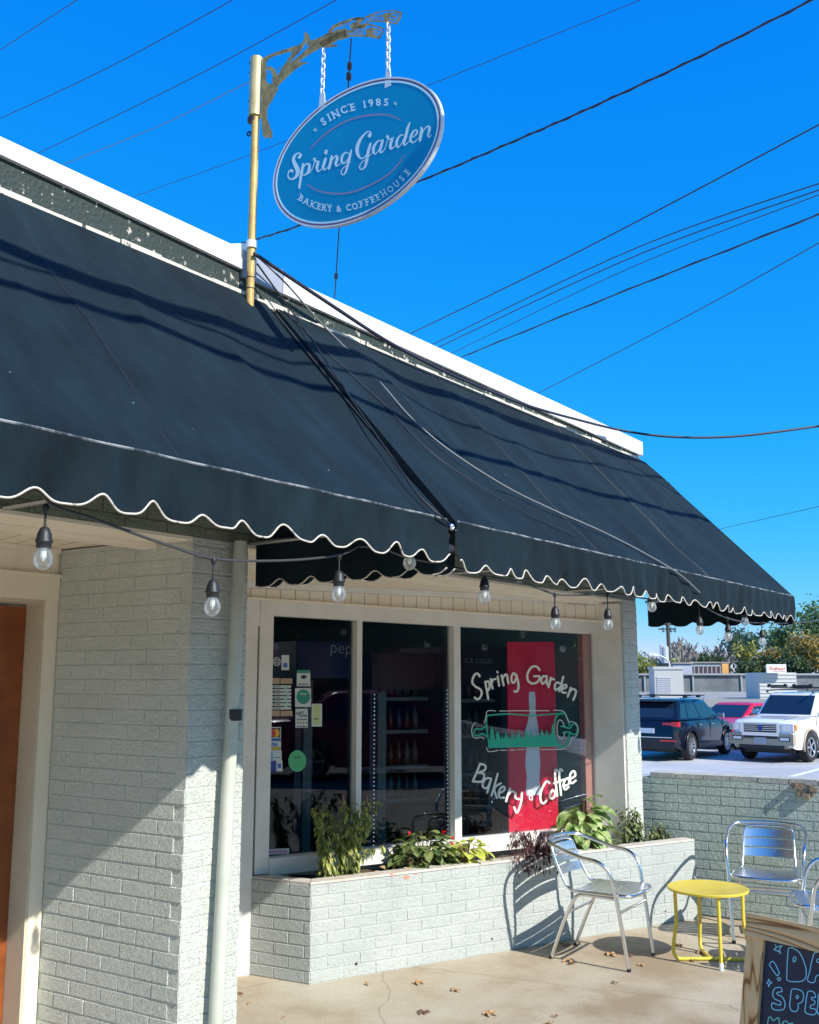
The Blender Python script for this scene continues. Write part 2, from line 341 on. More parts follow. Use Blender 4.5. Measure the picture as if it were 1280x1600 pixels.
EN = Plane(FA.P(4.38), az(123), n=az(213))        # building end line and retaining wall line (n towards patio)
far = az(36); side = az(123)
def Q(p, q, z): return FA.P(4.38) + side * p + far * q + Vector((0, 0, z))
m = MB(); m.add([Q(-14, -.02, 0), Q(9, -.02, 0), Q(9, -26, 0), Q(-14, -26, 0)], [(0, 3, 2, 1)])
tag(m.build('patio', M['patio']), kind='structure')
m = MB(); m.add([Q(9.0, 60, -.02), Q(17, 60, -.02), Q(17, -60, -.02), Q(9.0, -60, -.02)], [(0, 3, 2, 1)])
m.box(Q(9.06, -15, -.07), side, far, Vector((0, 0, 1)), .06, 15, .067)
tag(m.build('road', M['asphalt']), kind='structure')
m = MB()
prof = [(.19, .90), (11, -.6), (36, -.6), (44, -3.0), (700, -3.0)]
for (a, za), (b_, zb) in zip(prof, prof[1:]):
    x0, x1 = (-90, 8.9) if a < 40 else (-600, 600)
    if a >= 11 and a < 40: x1 = 90
    m.add([Q(x0, a, za), Q(x1, a, za), Q(x1, b_, zb), Q(x0, b_, zb)], [(0, 1, 2, 3)])
tag(m.build('parking_lot', M['lot']), kind='structure')
m = MB(); m.add([Q(-700, -700, -3.2), Q(700, -700, -3.2), Q(700, 1200, -3.2), Q(-700, 1200, -3.2)], [(0, 1, 2, 3)])
m.add([Q(17, -200, -.03), Q(200, -200, -.03), Q(200, 10, -.03), Q(17, 10, -.03)], [(0, 1, 2, 3)])
tag(m.build('ground', M['grassfar']), kind='structure')
# bay markings on the lot
m = MB()
for k in range(9):
    c = Q(-4 + k * 2.9, 19.0, -.594)
    m.box(c, az(36), az(126), Vector((0, 0, 1)), 2.6, .06, .003)
tag(m.build('parking_marking', M['white']), kind='structure')

# ================================================================ RETAINING WALL
rw = thing('retaining_wall', 'grey green painted brick retaining wall behind the patio chairs, car park on its far side', 'wall', Q(1, 0, 0))
rwm = Matrix.Translation(-rw.location)
def child(mb, name, mat, root, **k):
    """build in world coordinates under an Empty that is only translated"""
    o = mb.build(name, mat, root, **k); o.matrix_parent_inverse = Matrix.Translation(root.location).inverted(); return o
m = MB(); m.pbox(Plane(Q(0, 0, 0), side, n=far), -.3, 9.0, 0, .19, 0, .905)
brick_face(m, Q(-.3, 0, 0), side, az(213), 6.3, .0, .903, .004, h=.0613, seed=1)
child(m, 'wall', M['brick_wall'], rw)
m = MB()
random.seed(3); t = .0
while t < 9:
    L_ = random.uniform(.18, .2)
    m.pbox(Plane(Q(0, 0, 0), side, n=far), t + .002, t + L_, -.004 + random.uniform(-.002, .002), .19, .905, .938 + random.uniform(-.003, .003)); t += L_ + .004
child(m, 'coping', pm('wall_top_mortar', (.50, .50, .45), .8, col2=(.36, .36, .33), vs=14, bump=.004, bs=60), rw)
# broken corner showing bare brick and mortar
m = MB(); q = EN.at(1255, 1236)
random.seed(5)
for k in range(9):
    c = q - far * random.uniform(.0, .02) + side * random.uniform(-.05, .08) + Vector((0, 0, random.uniform(-.03, .035)))
    m.box(c, az(random.uniform(0, 180)), Vector((0, 0, 1)), side, random.uniform(.012, .03), random.uniform(.01, .02), random.uniform(.01, .022))
child(m, 'broken_mortar', pm('bare_mortar', (.38, .27, .17), .9, col2=(.24, .2, .15), vs=40, bump=.006, bs=80), rw)

# ================================================================ BUILDING
B = thing('bakery_building', 'low painted brick bakery with white roof coping, angled shop window and brown wooden door', 'building', FA.P(0, 0, 0))
def bc(mb, name, mat, **k): return child(mb, name, mat, B, **k)
PILW = .30; LD = .79
lfp = FA.P(0); lf_end = lfp + LFD * LD
def P3(p, z): return Vector((p.x, p.y, z))
# brick pillar
m = MB()
a, b_ = FA.P(0), FA.P(PILW); c_ = b_ + LFD * (LD + .35); d_ = lfp + LFD * (LD + .35)
m.hexa([P3(a, 0), P3(b_, 0), P3(c_, 0), P3(d_, 0)], [P3(a, 2.15), P3(b_, 2.15), P3(c_, 2.15), P3(d_, 2.15)])
brick_face(m, P3(a, 0), FA.e, FA.n, PILW, 0, 2.12, .0028, w=.182, h=.0592, j=.0055, seed=2)
brick_face(m, P3(a, 0), LFD, az(213), LD - .004, 0, 2.14, .0034, w=.182, h=.0592, j=.0058, seed=3, start=.05)
bc(m, 'brick_pillar', M['brick'])
# right end brick strip and end wall
m = MB()
s0 = 4.0
m.pbox(FA, s0, 4.235, -.14, 0, 0, 2.15)
brick_face(m, FA.P(s0), FA.e, FA.n, .235, 0, 2.12, .003, h=.0592, seed=4)
m.pbox(FA, 4.10, 4.235, -8, -.142, -.6, 3.28)
bc(m, 'brick_end_wall', M['brick'])
m = MB(); m.pbox(FA, s0 - .022, s0 - .001, -.24, -.012, 0, 2.12); bc(m, 'corner_board', M['trim_w'])
# beam: brick band over the openings
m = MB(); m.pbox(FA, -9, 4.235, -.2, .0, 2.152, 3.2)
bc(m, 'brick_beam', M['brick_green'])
# peeling fascia below the coping; the coping's shadow is painted into its green
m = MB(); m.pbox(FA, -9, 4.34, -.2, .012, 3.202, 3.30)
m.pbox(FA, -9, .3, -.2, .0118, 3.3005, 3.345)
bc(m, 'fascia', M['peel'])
m = MB()
t = -9
random.seed(11)
while t < 4.36:
    L_ = random.uniform(.03, .22); t2 = min(t + L_, 4.36)
    m.pbox(FA, t, t2, .0125, .028 + random.uniform(-.003, .003), 3.198 + random.uniform(-.004, .003), 3.228 + random.uniform(-.010, .006)); t = t2 + (random.uniform(0, .02) if random.random() < .4 else 0.0005)
bc(m, 'white_ledge', M['ledge'])
m = MB()
for s_a, s_b in ((-9, -4.2), (-4.197, -.9 + 1.1), (.45, 2.4), (2.403, 4.40)):
    ct = lambda s: 3.410 if s < .3 else 3.376 - .0035 * s
    cz = lambda s: 3.338 - .012 * max(0, s + .9) - (.012 * s if s < .3 else 0) if s < .3 else 3.298 - .0105 * s
    s_p = s_a
    while s_p < s_b - 1e-6:
        s_q = min(s_b, s_p + .9)
        m.hexa([FA.P(s_p, -.25, cz(s_p)), FA.P(s_q, -.25, cz(s_q)), FA.P(s_q, .03, cz(s_q)), FA.P(s_p, .03, cz(s_p))], [FA.P(s_p, -.25, ct(s_p)), FA.P(s_q, -.25, ct(s_q)), FA.P(s_q, .03, ct(s_q)), FA.P(s_p, .03, ct(s_p))]); s_p = s_q
m.pbox(FA, 4.36, 4.40, -8, -.252, 3.25, 3.358)
bc(m, 'roof_coping', M['coping'])
m = MB(); m.pbox(FA, .203, .447, -.25, .028, 3.292, 3.403)
bc(m, 'coping_patch', pm('grey_metal_patch', (.45, .47, .52), .45, .3, col2=(.36, .38, .44), vs=5))
m = MB(); m.pbox(FA, -9, 4.33, -8, -.252, 3.22, 3.34)
bc(m, 'flat_roof', pm('roof_membrane', (.3, .3, .3), .9))
# soffit boards (grooved)
def soffit_mat():
    mt = bpy.data.materials.new('soffit_boards'); mt.use_nodes = True; t = mt.node_tree; N = t.nodes.new; L = t.links.new; b = t.nodes['Principled BSDF']
    b.inputs['Base Color'].default_value = (.88, .79, .62, 1); b.inputs['Roughness'].default_value = .45
    g = N('ShaderNodeNewGeometry'); dt = N('ShaderNodeVectorMath'); dt.operation = 'DOT_PRODUCT'; dt.inputs[1].default_value = tuple(az(36 + 12)); L(g.outputs['Position'], dt.inputs[0])
    d2 = N('ShaderNodeMath'); d2.operation = 'MULTIPLY'; d2.inputs[1].default_value = 1 / .085; L(dt.outputs['Value'], d2.inputs[0])
    fr = N('ShaderNodeMath'); fr.operation = 'PINGPONG'; fr.inputs[1].default_value = .5; L(d2.outputs[0], fr.inputs[0])
    mr = N('ShaderNodeMapRange'); mr.inputs['From Max'].default_value = .07; L(fr.outputs[0], mr.inputs[0])
    bp = N('ShaderNodeBump'); bp.inputs['Distance'].default_value = .006; L(mr.outputs[0], bp.inputs['Height']); L(bp.outputs[0], b.inputs['Normal'])
    mc = N('ShaderNodeMix'); mc.data_type = 'RGBA'; L(mr.outputs[0], mc.inputs['Factor']); mc.inputs['A'].default_value = (.50, .45, .37, 1); mc.inputs['B'].default_value = (.88, .79, .62, 1); L(mc.outputs['Result'], b.inputs['Base Color'])
    return mt
m = MB()
m.add([FA.P(-9, -.2, 2.156), FA.P(4.3, -.2, 2.156), FA.P(4.3, -3.2, 2.156), FA.P(-9, -3.2, 2.156)], [(0, 1, 2, 3)])
bc(m, 'soffit', soffit_mat())
m = MB(); m.pbox(FA, -9, 0.0, -.197, -.0035, 2.138, 2.151); m.pbox(FA, PILW, s0, -.197, -.0035, 2.138, 2.151)
m.pbox(FA, -9, s0, -.28, -.2, 2.118, 2.155)
bc(m, 'soffit_trim', M['trim'])

# door wall ------------------------------------------------------
DW = Plane(P3(lf_end, 0), az(36))
dl = lambda u, v, off=0: (DW.at(u, v, off) - DW.p).dot(DW.e)
t_out = -.003; t_in = dl(72, 940)            # trim board
t_door = t_in - .035
m = MB()
m.pbox(DW, t_in, t_out, -.10, 0, 0, 1.93)
m.pbox(DW, -2.2, t_out, -.10, .002, 1.93, 2.03)
m.pbox(DW, -2.2, t_out, -.10, .0, 2.135, 2.155)
bc(m, 'door_casing', M['trim'])
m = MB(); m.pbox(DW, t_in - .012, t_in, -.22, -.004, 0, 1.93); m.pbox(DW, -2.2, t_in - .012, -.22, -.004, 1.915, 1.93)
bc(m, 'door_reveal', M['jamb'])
m = MB(); m.pbox(DW, -2.2, -.002, -.10, -.012, 2.03, 2.135)
for k in range(14): m.pbox(DW, -.02 - k * .098 - .003, -.02 - k * .098 + .003, -.012, -.005, 2.035, 2.132)
m.pbox(DW, -2.2, -.002, -.012, .014, 2.03, 2.042)
bc(m, 'door_cladding', M['trim'])
dr = MB(); x1 = t_in - .013; x0 = x1 - .92
dr.pbox(DW, x1 - .13, x1, -.17, -.12, .01, 1.905); dr.pbox(DW, x0, x0 + .13, -.17, -.12, .01, 1.905)
dr.pbox(DW, x0 + .13, x1 - .13, -.168, -.122, .01, .26); dr.pbox(DW, x0 + .13, x1 - .13, -.168, -.122, 1.76, 1.905)
dr.pbox(DW, x0 + .13, x0 + .15, -.16, -.113, .26, 1.76); dr.pbox(DW, x1 - .15, x1 - .13, -.16, -.113, .26, 1.76)
do = bc(dr, 'door', M['door'])
m = MB(); m.pbox(DW, x0 + .15, x1 - .15, -.148, -.142, .26, 1.76)
g_ = m.build('door_pane', M['glass'], do)
m = MB(); m.pbox(DW, x1 + .001, x1 + .012, -.175, -.118, .01, 1.91)
for k in range(11): m.lathe(DW.P(x1 + .017, -.118, .2 + k * .16), DW.n, [(0, .004), (.003, .003), (.0035, 0)], 8)
ws = m.build('weather_strip', M['galv'], do)
m = MB(); m.tube([DW.P(x0 + .07, -.12, .98), DW.P(x0 + .07, -.07, .98), DW.P(x0 + .16, -.07, .98)], .009)
m.build('door_handle', M['alu'], do)
m = MB(); m.pbox(DW, -2.3, x0 - .03, -.2, -.1, 0, 2.03); bc(m, 'door_side_panel', M['trim'])

# window wall -----------------------------------------------------
ZB, ZT = .60, 1.955
def wz(t): return 1.966 - .021 * t        # window head falls a little to the right
m = MB()
def wq(mb, t0, t1, o0, o1, zf0, zf1):    # box with sloping top and bottom
    g0 = zf0 if callable(zf0) else (lambda t, z=zf0: z); g1 = zf1 if callable(zf1) else (lambda t, z=zf1: z)
    mb.hexa([W.P(t0, o0, g0(t0)), W.P(t1, o0, g0(t1)), W.P(t1, o1, g0(t1)), W.P(t0, o1, g0(t0))],
            [W.P(t0, o0, g1(t0)), W.P(t1, o0, g1(t1)), W.P(t1, o1, g1(t1)), W.P(t0, o1, g1(t0))])
head = lambda t: wz(t) + .085
frame = MB()
wq(frame, .085, 2.80, -.06, .022, wz, head)           # head
wq(frame, .085, .17, -.06, .020, .52, wz)               # left stile
wq(frame, .17, 2.80, -.06, .035, .51, ZB)             # sill
wq(frame, .727, .762, -.06, .016, ZB, wz); wq(frame, 1.437, 1.488, -.06, .016, ZB, wz)
win = bc(frame, 'shop_window', M['trim_w'])
win['label'] = 'three pane shop window with white painted frame'
def wc(mb, name, mat, **k):
    o = mb.build(name, mat, win, **k); return o
m = MB()
for a0, a1 in ((.17, .727), (.762, 1.437), (1.488, 2.69)):
    m = MB(); wq(m, a0, a1, -.046, -.040, ZB, wz); wc(m, 'pane', M['glass'])
m = MB(); wq(m, 2.69, 2.70, -.05, .0, ZB, wz); wc(m, 'glazing_bead', M['black'])
# masonry and boards round it
m = MB()
wq(m, -.9, -.20, -.12, -.01, 0, head); wq(m, .0, 2.9, -.12, -.062, 0, .51)
wq(m, -.9, 2.92, -.12, -.004, head, 2.155)
bc(m, 'window_wall', M['trim'])
m = MB()
wq(m, -.02, .068, -.06, .03, 0, head)
wq(m, .0, .08, -.06, .028, 1.90, head)
wq(m, 2.83, 2.93, -.10, .03, .3, head)
wq(m, -.9, 2.93, -.004, .026, 2.118, 2.155)
bc(m, 'wall_trim', M['trim_w'])
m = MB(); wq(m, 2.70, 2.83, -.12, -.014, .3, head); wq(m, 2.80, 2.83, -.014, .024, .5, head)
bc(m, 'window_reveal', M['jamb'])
m = MB(); wq(m, -.20, -.022, -.14, -.05, 0, 1.95); bc(m, 'recess_panel', pm('tan_panel', (.42, .27, .17), .6, col2=(.36, .25, .17), vs=3))
m = MB(); wq(m, -.20, -.022, -.05, .0, 1.95, head); bc(m, 'recess_header', M['trim'])
# ribbed cladding over the window
m = MB()
for k in range(31):
    t0 = .03 + k * .094
    if t0 > 2.82: break
    wq(m, t0 + .0025, min(t0 + .0915, 2.83), -.004, .006, lambda t: head(t) + .012, 2.117)
wq(m, .0, 2.93, -.004, .032, head, lambda t: head(t) + .012)
bc(m, 'window_cladding', M['trim'])
# downpipe
m = MB(); p0 = FA.at(373, 905, .05); p1 = FA.at(339, 1560, .05); dz = (p1 - p0) / (p1.z - p0.z)
m.tube([p0 + dz * (2.15 - p0.z), p0, FA.at(360, 1170, .05), p1, p0 + dz * (0.0 - p0.z)], .027, 14); m.sm = True
dp = bc(m, 'downpipe', M['pipe'], auto=40)
m = MB(); q = FA.at(366, 1117, .055); m.tube([q + Vector((0, 0, .022)), q - Vector((0, 0, .022))], .032, 14); m.build('pipe_band', M['black'], dp)

# interior --------------------------------------------------------
WI = az(WD - 90)                                   # inward
def I(t, o, z): return W.P(t, -o, z)
m = MB()
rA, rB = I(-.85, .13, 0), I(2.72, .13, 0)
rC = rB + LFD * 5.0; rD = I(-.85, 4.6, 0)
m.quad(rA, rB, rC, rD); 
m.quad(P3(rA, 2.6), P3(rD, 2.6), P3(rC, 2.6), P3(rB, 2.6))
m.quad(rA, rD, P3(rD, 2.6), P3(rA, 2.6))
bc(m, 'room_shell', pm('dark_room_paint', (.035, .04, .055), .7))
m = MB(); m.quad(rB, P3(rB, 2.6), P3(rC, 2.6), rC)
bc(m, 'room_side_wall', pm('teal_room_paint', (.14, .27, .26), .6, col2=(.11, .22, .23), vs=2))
# back wall with a bright window opening
m = MB(); e_ = (rC - rD).normalized(); Lb = (rC - rD).length
BW = Plane(rD, e_)
o0, o1, zz0, zz1 = .15, 1.35, 1.75, 2.25
m.quad(BW.P(0, 0, 0), BW.P(Lb, 0, 0), BW.P(Lb, 0, zz0), BW.P(0, 0, zz0)); m.quad(BW.P(0, 0, zz1), BW.P(Lb, 0, zz1), BW.P(Lb, 0, 2.6), BW.P(0, 0, 2.6))
m.quad(BW.P(0, 0, zz0), BW.P(o0, 0, zz0), BW.P(o0, 0, zz1), BW.P(0, 0, zz1)); m.quad(BW.P(o1, 0, zz0), BW.P(Lb, 0, zz0), BW.P(Lb, 0, zz1), BW.P(o1, 0, zz1))
for x in (.42, .75, 1.05): m.pbox(BW, x - .02, x + .02, -.03, .03, zz0, zz1)
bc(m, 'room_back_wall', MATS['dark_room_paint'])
# salmon window return seen through the glass
m = MB(); m.hexa([I(2.60, .075, .51), I(2.72, .075, .51), I(2.72, .128, .51), I(2.60, .128, .51)], [I(2.60, .075, 2.0), I(2.72, .075, 2.0), I(2.72, .128, 2.0), I(2.60, .128, 2.0)])
bc(m, 'salmon_return', pm('salmon_paint', (.72, .26, .19), .55))

# ================================================================ PLANTER
pf0 = Vector((-.53, 5.75, 0)); pfe = (Vector((1.94, 7.262, 0)) - pf0).normalized(); PF = Plane(pf0, pfe); PL = 2.90
pl = thing('brick_planter', 'long low painted brick planter under the shop window, soil filled', 'planter', pf0)
PH = .505
m = MB()
left_back = Vector((-.915, 5.955, 0)); ri = .10
out0, out1 = PF.P(0), PF.P(PL)
back0 = left_back; back1 = W.P(2.93, .035) 
m.hexa([PF.P(0), PF.P(PL), PF.P(PL, -ri), PF.P(.05, -ri)], [P3(p, PH) for p in (PF.P(0), PF.P(PL), PF.P(PL, -ri), PF.P(.05, -ri))])
lp = (left_back - pf0).normalized(); ln = Vector((lp.y, -lp.x, 0))
inn = ln * ri if ln.dot(pfe) > 0 else -ln * ri
m.hexa([PF.P(0, -.001) + lp * .001, PF.P(.05, -ri - .0), left_back + inn, left_back], [P3(p, PH - .002) for p in (PF.P(0, -.001) + lp * .001, PF.P(.05, -ri), left_back + inn, left_back)])
brick_face(m, PF.P(0), PF.e, PF.n, PL, 0, PH, .0028, h=PH / 8, seed=5)
brick_face(m, Vector(left_back), -lp, Vector((-lp.y, lp.x, 0)) if Vector((-lp.y, lp.x, 0)).dot(pfe) < 0 else Vector((lp.y, -lp.x, 0)), (left_back - pf0).length, 0, PH, .0035, h=PH / 8, seed=6)
child(m, 'brick_surround', M['brick_planter'], pl)
m = MB()
capm = pm('planter_cap_mortar', (.50, .42, .35), .8, col2=(.62, .60, .55), vs=10, bump=.003, bs=70)
m.hexa([P3(p, PH + .001) for p in (PF.P(-.006, .006), PF.P(PL, .006), PF.P(PL, -ri), PF.P(.05, -ri))], [P3(p, PH + .012) for p in (PF.P(0, .0), PF.P(PL, .0), PF.P(PL, -ri + .006), PF.P(.05, -ri + .006))])
m.hexa([P3(p, PH - .0005) for p in (PF.P(0, -.002) + lp * .003, PF.P(.05, -ri), left_back + inn, left_back)], [P3(p, PH + .010) for p in (PF.P(0, -.002) + lp * .003, PF.P(.05, -ri), left_back + inn, left_back)])
child(m, 'planter_cap', capm, pl)
m = MB()
nx, ny = 40, 6
vs = []; fs = []
for i in range(nx + 1):
    for j in range(ny + 1):
        t = i / nx; a_ = PF.P(.05 + (PL - .05) * t, -ri); b__ = (left_back + inn) * (1 - t) + P3(back1, 0) * t
        p = a_.lerp(b__, j / ny); p.z = .47 + random.uniform(-.012, .014); vs.append(p)
for i in range(nx):
    for j in range(ny): k = i * (ny + 1) + j; fs.append((k, k + ny + 1, k + ny + 2, k + 1))
m.add(vs, fs); child(m, 'soil', pm('potting_soil', (.05, .033, .022), .95, col2=(.13, .09, .06), vs=60, bump=.01, bs=90), pl)
for u, v, r in ((557, 1506, .0075), (769, 1467, .006), (1040, 1424, .006)):
    m = MB(); q = PF.at(u, v, .0042); m.lathe(q, PF.n, [(0, r), (.001, r), (.0012, 0)], 12); child(m, 'weep_hole', M['black'], pl)
random.seed(9)
for u, v, sx in ((612, 1367, 1.0), (636, 1371, 1.5), (650, 1366, .5)):
    m = MB(); q = PF.at(u, v, .0042); pts = []
    for k in range(9):
        a_ = 2 * math.pi * k / 9; r = random.uniform(.010, .02) * sx; pts.append(q + PF.e * math.cos(a_) * r + Vector((0, 0, 1)) * math.sin(a_) * r * .55)
    m.poly(pts[::-1], PF.n * .0006); child(m, 'bare_brick_chip', pm('bare_brick', (.62, .27, .17), .8), pl)
# ================================================================ AWNINGS
def fabric():
    m = bpy.data.materials.new('awning_canvas'); m.use_nodes = True; t = m.node_tree; N = t.nodes.new; L = t.links.new; b = t.nodes['Principled BSDF']
    b.inputs['Roughness'].default_value = .78; b.inputs['Sheen Weight'].default_value = .03; b.inputs['Sheen Roughness'].default_value = .5; b.inputs['Specular IOR Level'].default_value = .15
    g = N('ShaderNodeNewGeometry'); n = N('ShaderNodeTexNoise'); n.inputs['Scale'].default_value = 2.2; n.inputs['Detail'].default_value = 8; n.inputs['Roughness'].default_value = .68; L(g.outputs['Position'], n.inputs['Vector'])
    r = N('ShaderNodeValToRGB'); e = r.color_ramp.elements; e[0].position = .34; e[0].color = (.0032, .0090, .0136, 1); e[1].position = .72; e[1].color = (.0062, .0178, .0245, 1); L(n.outputs[0], r.inputs[0])
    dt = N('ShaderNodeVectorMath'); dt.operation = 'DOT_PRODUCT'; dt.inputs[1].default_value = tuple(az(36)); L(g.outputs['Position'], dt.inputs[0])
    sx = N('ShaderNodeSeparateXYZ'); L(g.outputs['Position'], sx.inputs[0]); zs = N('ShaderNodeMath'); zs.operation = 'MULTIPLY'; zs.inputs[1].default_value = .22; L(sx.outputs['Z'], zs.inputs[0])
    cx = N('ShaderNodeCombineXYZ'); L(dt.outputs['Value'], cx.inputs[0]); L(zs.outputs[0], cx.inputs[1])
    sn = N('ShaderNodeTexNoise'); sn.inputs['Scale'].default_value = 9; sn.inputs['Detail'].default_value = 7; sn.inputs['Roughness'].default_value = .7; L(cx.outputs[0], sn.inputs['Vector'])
    sr = N('ShaderNodeMapRange'); sr.inputs['From Min'].default_value = .35; sr.inputs['From Max'].default_value = .7; sr.inputs['To Min'].default_value = .78; sr.inputs['To Max'].default_value = 1.45; L(sn.outputs[0], sr.inputs[0])  # streaks down the slope: worn fading that also paints in fold shading
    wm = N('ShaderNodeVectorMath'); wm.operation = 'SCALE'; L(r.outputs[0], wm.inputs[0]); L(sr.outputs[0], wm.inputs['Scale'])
    # faded specks and lint
    v = N('ShaderNodeTexVoronoi'); v.inputs['Scale'].default_value = 5.5; L(g.outputs['Position'], v.inputs['Vector'])
    lt = N('ShaderNodeMath'); lt.operation = 'LESS_THAN'; lt.inputs[1].default_value = .014; L(v.outputs['Distance'], lt.inputs[0])
    mx = N('ShaderNodeMix'); mx.data_type = 'RGBA'; L(lt.outputs[0], mx.inputs['Factor']); L(wm.outputs[0], mx.inputs['A']); mx.inputs['B'].default_value = (.30, .33, .33, 1)
    L(mx.outputs['Result'], b.inputs['Base Color'])
    wv = N('ShaderNodeTexNoise'); wv.inputs['Scale'].default_value = 260; L(g.outputs['Position'], wv.inputs['Vector'])
    b1 = N('ShaderNodeBump'); b1.inputs['Distance'].default_value = .0006; L(wv.outputs[0], b1.inputs['Height'])
    n2 = N('ShaderNodeTexNoise'); n2.inputs['Scale'].default_value = 4.5; n2.inputs['Detail'].default_value = 3; n2.inputs['Distortion'].default_value = .8
    L(g.outputs['Position'], n2.inputs['Vector'])
    b2 = N('ShaderNodeBump'); b2.inputs['Distance'].default_value = .02; b2.inputs['Strength'].default_value = .6; L(n2.outputs[0], b2.inputs['Height']); L(b1.outputs[0], b2.inputs['Normal']); L(b2.outputs[0], b.inputs['Normal'])
    return m
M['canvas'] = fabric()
M['piping'] = pm('frayed_white_piping', (.62, .58, .50), .7, col2=(.16, .15, .14), vs=45, thr=(.56, .66))
M['seam'] = pm('worn_seam', (.30, .32, .32), .7, col2=(.03, .045, .06), vs=16, thr=(.42, .58))
OFB, ZBAR, ZTOP, OFT = .97, 2.175, 3.21, .034
def scal(x, ph=0.0, amp=.046):
    f = .5 + .5 * math.cos(2 * math.pi * (x + ph) / .170)
    return amp * f ** 2.0
FOLDS = {}
def folds(seed):
    if seed not in FOLDS:
        r = random.Random(int(seed * 10)); L_ = []; x = -3.6
        while x < 4.5:
            x += r.uniform(.12, .5); L_.append((x, r.uniform(-.05, .30), r.choice((-1, 1, 1)) * r.uniform(.006, .020), r.uniform(.03, .10), r.uniform(0, .5), r.uniform(.6, 1.3)))
        FOLDS[seed] = L_
    return FOLDS[seed]
def awn_disp(s, v, seed):
    """sag of the cloth between the top rail (v=0) and the front bar (v=1)"""
    d = -.026 * math.sin(math.pi * v) * (1 + .3 * math.sin(s * 1.7 + seed))
    a = s * 2.6 + v * .9 + seed
    d += .034 * math.sin(math.pi * min(1, v * 1.15 + .05)) * (1 - abs(math.sin(a)) ** .7)
    d += .013 * math.sin(math.pi * v) * (1 - abs(math.sin(a * 1.73 + 1.1)) ** .6)
    a2 = s * 7.1 - v * 1.3 + seed * 2.1
    d += .0045 * math.sin(a2) * math.exp(-((v - .15) / .22) ** 2) * 1.3
    d += .004 * math.sin(s * 5.3 + v * 6 + seed)
    for x, dr_, am, w_, v0, v1 in folds(seed):
        q_ = abs(s - x - dr_ * v) / w_
        if q_ < 5 and v0 < v < v1: d += am * math.exp(-q_) * math.sin(math.pi * (v - v0) / (v1 - v0))
    return d
def awning(label, s0, s1, seed, seams, wide_end=False, skew=0.0):
    root = thing('awning', label, 'awning', FA.P((s0 + s1) / 2, 0, 2.2), group='black canvas awnings along the facade')
    nS = int((s1 - s0) / .014); nV = 26
    sl = FA.n * (OFB - OFT) + Vector((0, 0, ZBAR - ZTOP)); nr = sl.cross(FA.e).normalized()
    if nr.z < 0: nr = -nr
    m = MB(); m.sm = True; vs = []; fs = []
    for i in range(nS + 1):
        for j in range(nV + 1):
            v = j / nV; s = s0 + (s1 + skew * v - s0) * i / nS; p = FA.P(s, OFT, ZTOP) + sl * v
            fade = max(0, min(1, (s - s0) / .12, (s1 + skew * v - s) / .12))
            p += nr * awn_disp(s, v, seed) * max(0.0, min(1, 8 * min(v, 1 - v) + .0)) * (.35 + .65 * fade)
            vs.append(p)
    for i in range(nS):
        for j in range(nV): k = i * (nV + 1) + j; fs.append((k, k + 1, k + nV + 2, k + nV + 1))
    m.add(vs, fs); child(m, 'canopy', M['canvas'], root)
    # valance with scalloped edge
    m = MB(); m.sm = True; vs = []; fs = []; edge = []
    sb = s1 + skew; nS2 = int((sb - s0) / .0085); nV2 = 6
    for i in range(nS2 + 1):
        s = s0 + (sb - s0) * i / nS2
        wv = .014 * math.sin(s * 5.5 + seed) + .009 * math.sin(s * 17 + 2 * seed) + .005 * math.sin(s * 41 + seed)
        zb = (2.008 if s0 < 0 else 1.996) + scal(s, .004 if s0 < 0 else .091, .036 + .006 * math.sin(s * 11.3 + seed)) + .003 * math.sin(s * 1.9 + seed) + .003 * math.sin(s * 23)
        for j in range(nV2 + 1):
            v = j / nV2
            p = FA.P(s, OFB + .006 + wv * v * v + .006 * math.sin(math.pi * v) * math.sin(s * 37 + 2 * math.sin(s * 3.1)), ZBAR + (zb - ZBAR) * v)
            vs.append(p)
        edge.append(vs[-1].copy())
    for i in range(nS2):
        for j in range(nV2): k = i * (nV2 + 1) + j; fs.append((k, k + 1, k + nV2 + 2, k + nV2 + 1))
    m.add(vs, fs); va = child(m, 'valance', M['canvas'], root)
    m = MB(); m.tube([e + FA.n * .002 for e in edge], .0030, 5); m.sm = True; m.build('piping', M['piping'], va)
    m = MB(); m.tube([FA.P(s0 + (sb - s0) * i / 80, OFB + .005, ZBAR + .001 * math.sin(i)) for i in range(81)], .0035, 5); child(m, 'front_seam', M['seam'], root)
    # ends: triangle and its own scalloped valance
    for s in (s0, s1):
        m = MB(); n = 14; vs = []; sg = 1 if s == s1 else -1; sk = skew if s == s1 else 0
        for j in range(n + 1):
            v = j / n; q = FA.P(s + sk * v + sg * .003, OFT, ZTOP) + sl * v; vs += [q, FA.P(s + sk * v + sg * .003 + sg * .012 * math.sin(v * 3.1), OFT + (OFB - OFT) * v, ZBAR)]
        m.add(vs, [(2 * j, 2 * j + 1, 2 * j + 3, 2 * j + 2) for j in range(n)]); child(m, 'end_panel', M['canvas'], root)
        m = MB(); m.sm = True; vs = []; ed = []; n = 100
        for j in range(n + 1):
            o = .01 + (OFB - .01) * j / n; s_ = s + sk * j / n; b_ = FA.P(s_ + sg * (.004 + .01 * math.sin(o * 7)), o, 1.975 + scal(o, .03, .030)); vs += [FA.P(s_ + sg * .003, o, ZBAR), b_]; ed.append(b_)
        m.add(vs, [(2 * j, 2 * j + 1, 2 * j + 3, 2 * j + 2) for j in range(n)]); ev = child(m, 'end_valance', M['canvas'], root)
        m = MB(); m.tube(ed, .003, 5); m.sm = True; m.build('piping', M['piping'] if s != s1 or not wide_end else M['black'], ev)
    # frame pipes
    m = MB(); m.tube([FA.P(s0 + .005, OFB - .018, ZBAR - .018), FA.P(sb - .005, OFB - .018, ZBAR - .018)], .013)
    x = s0 + .03
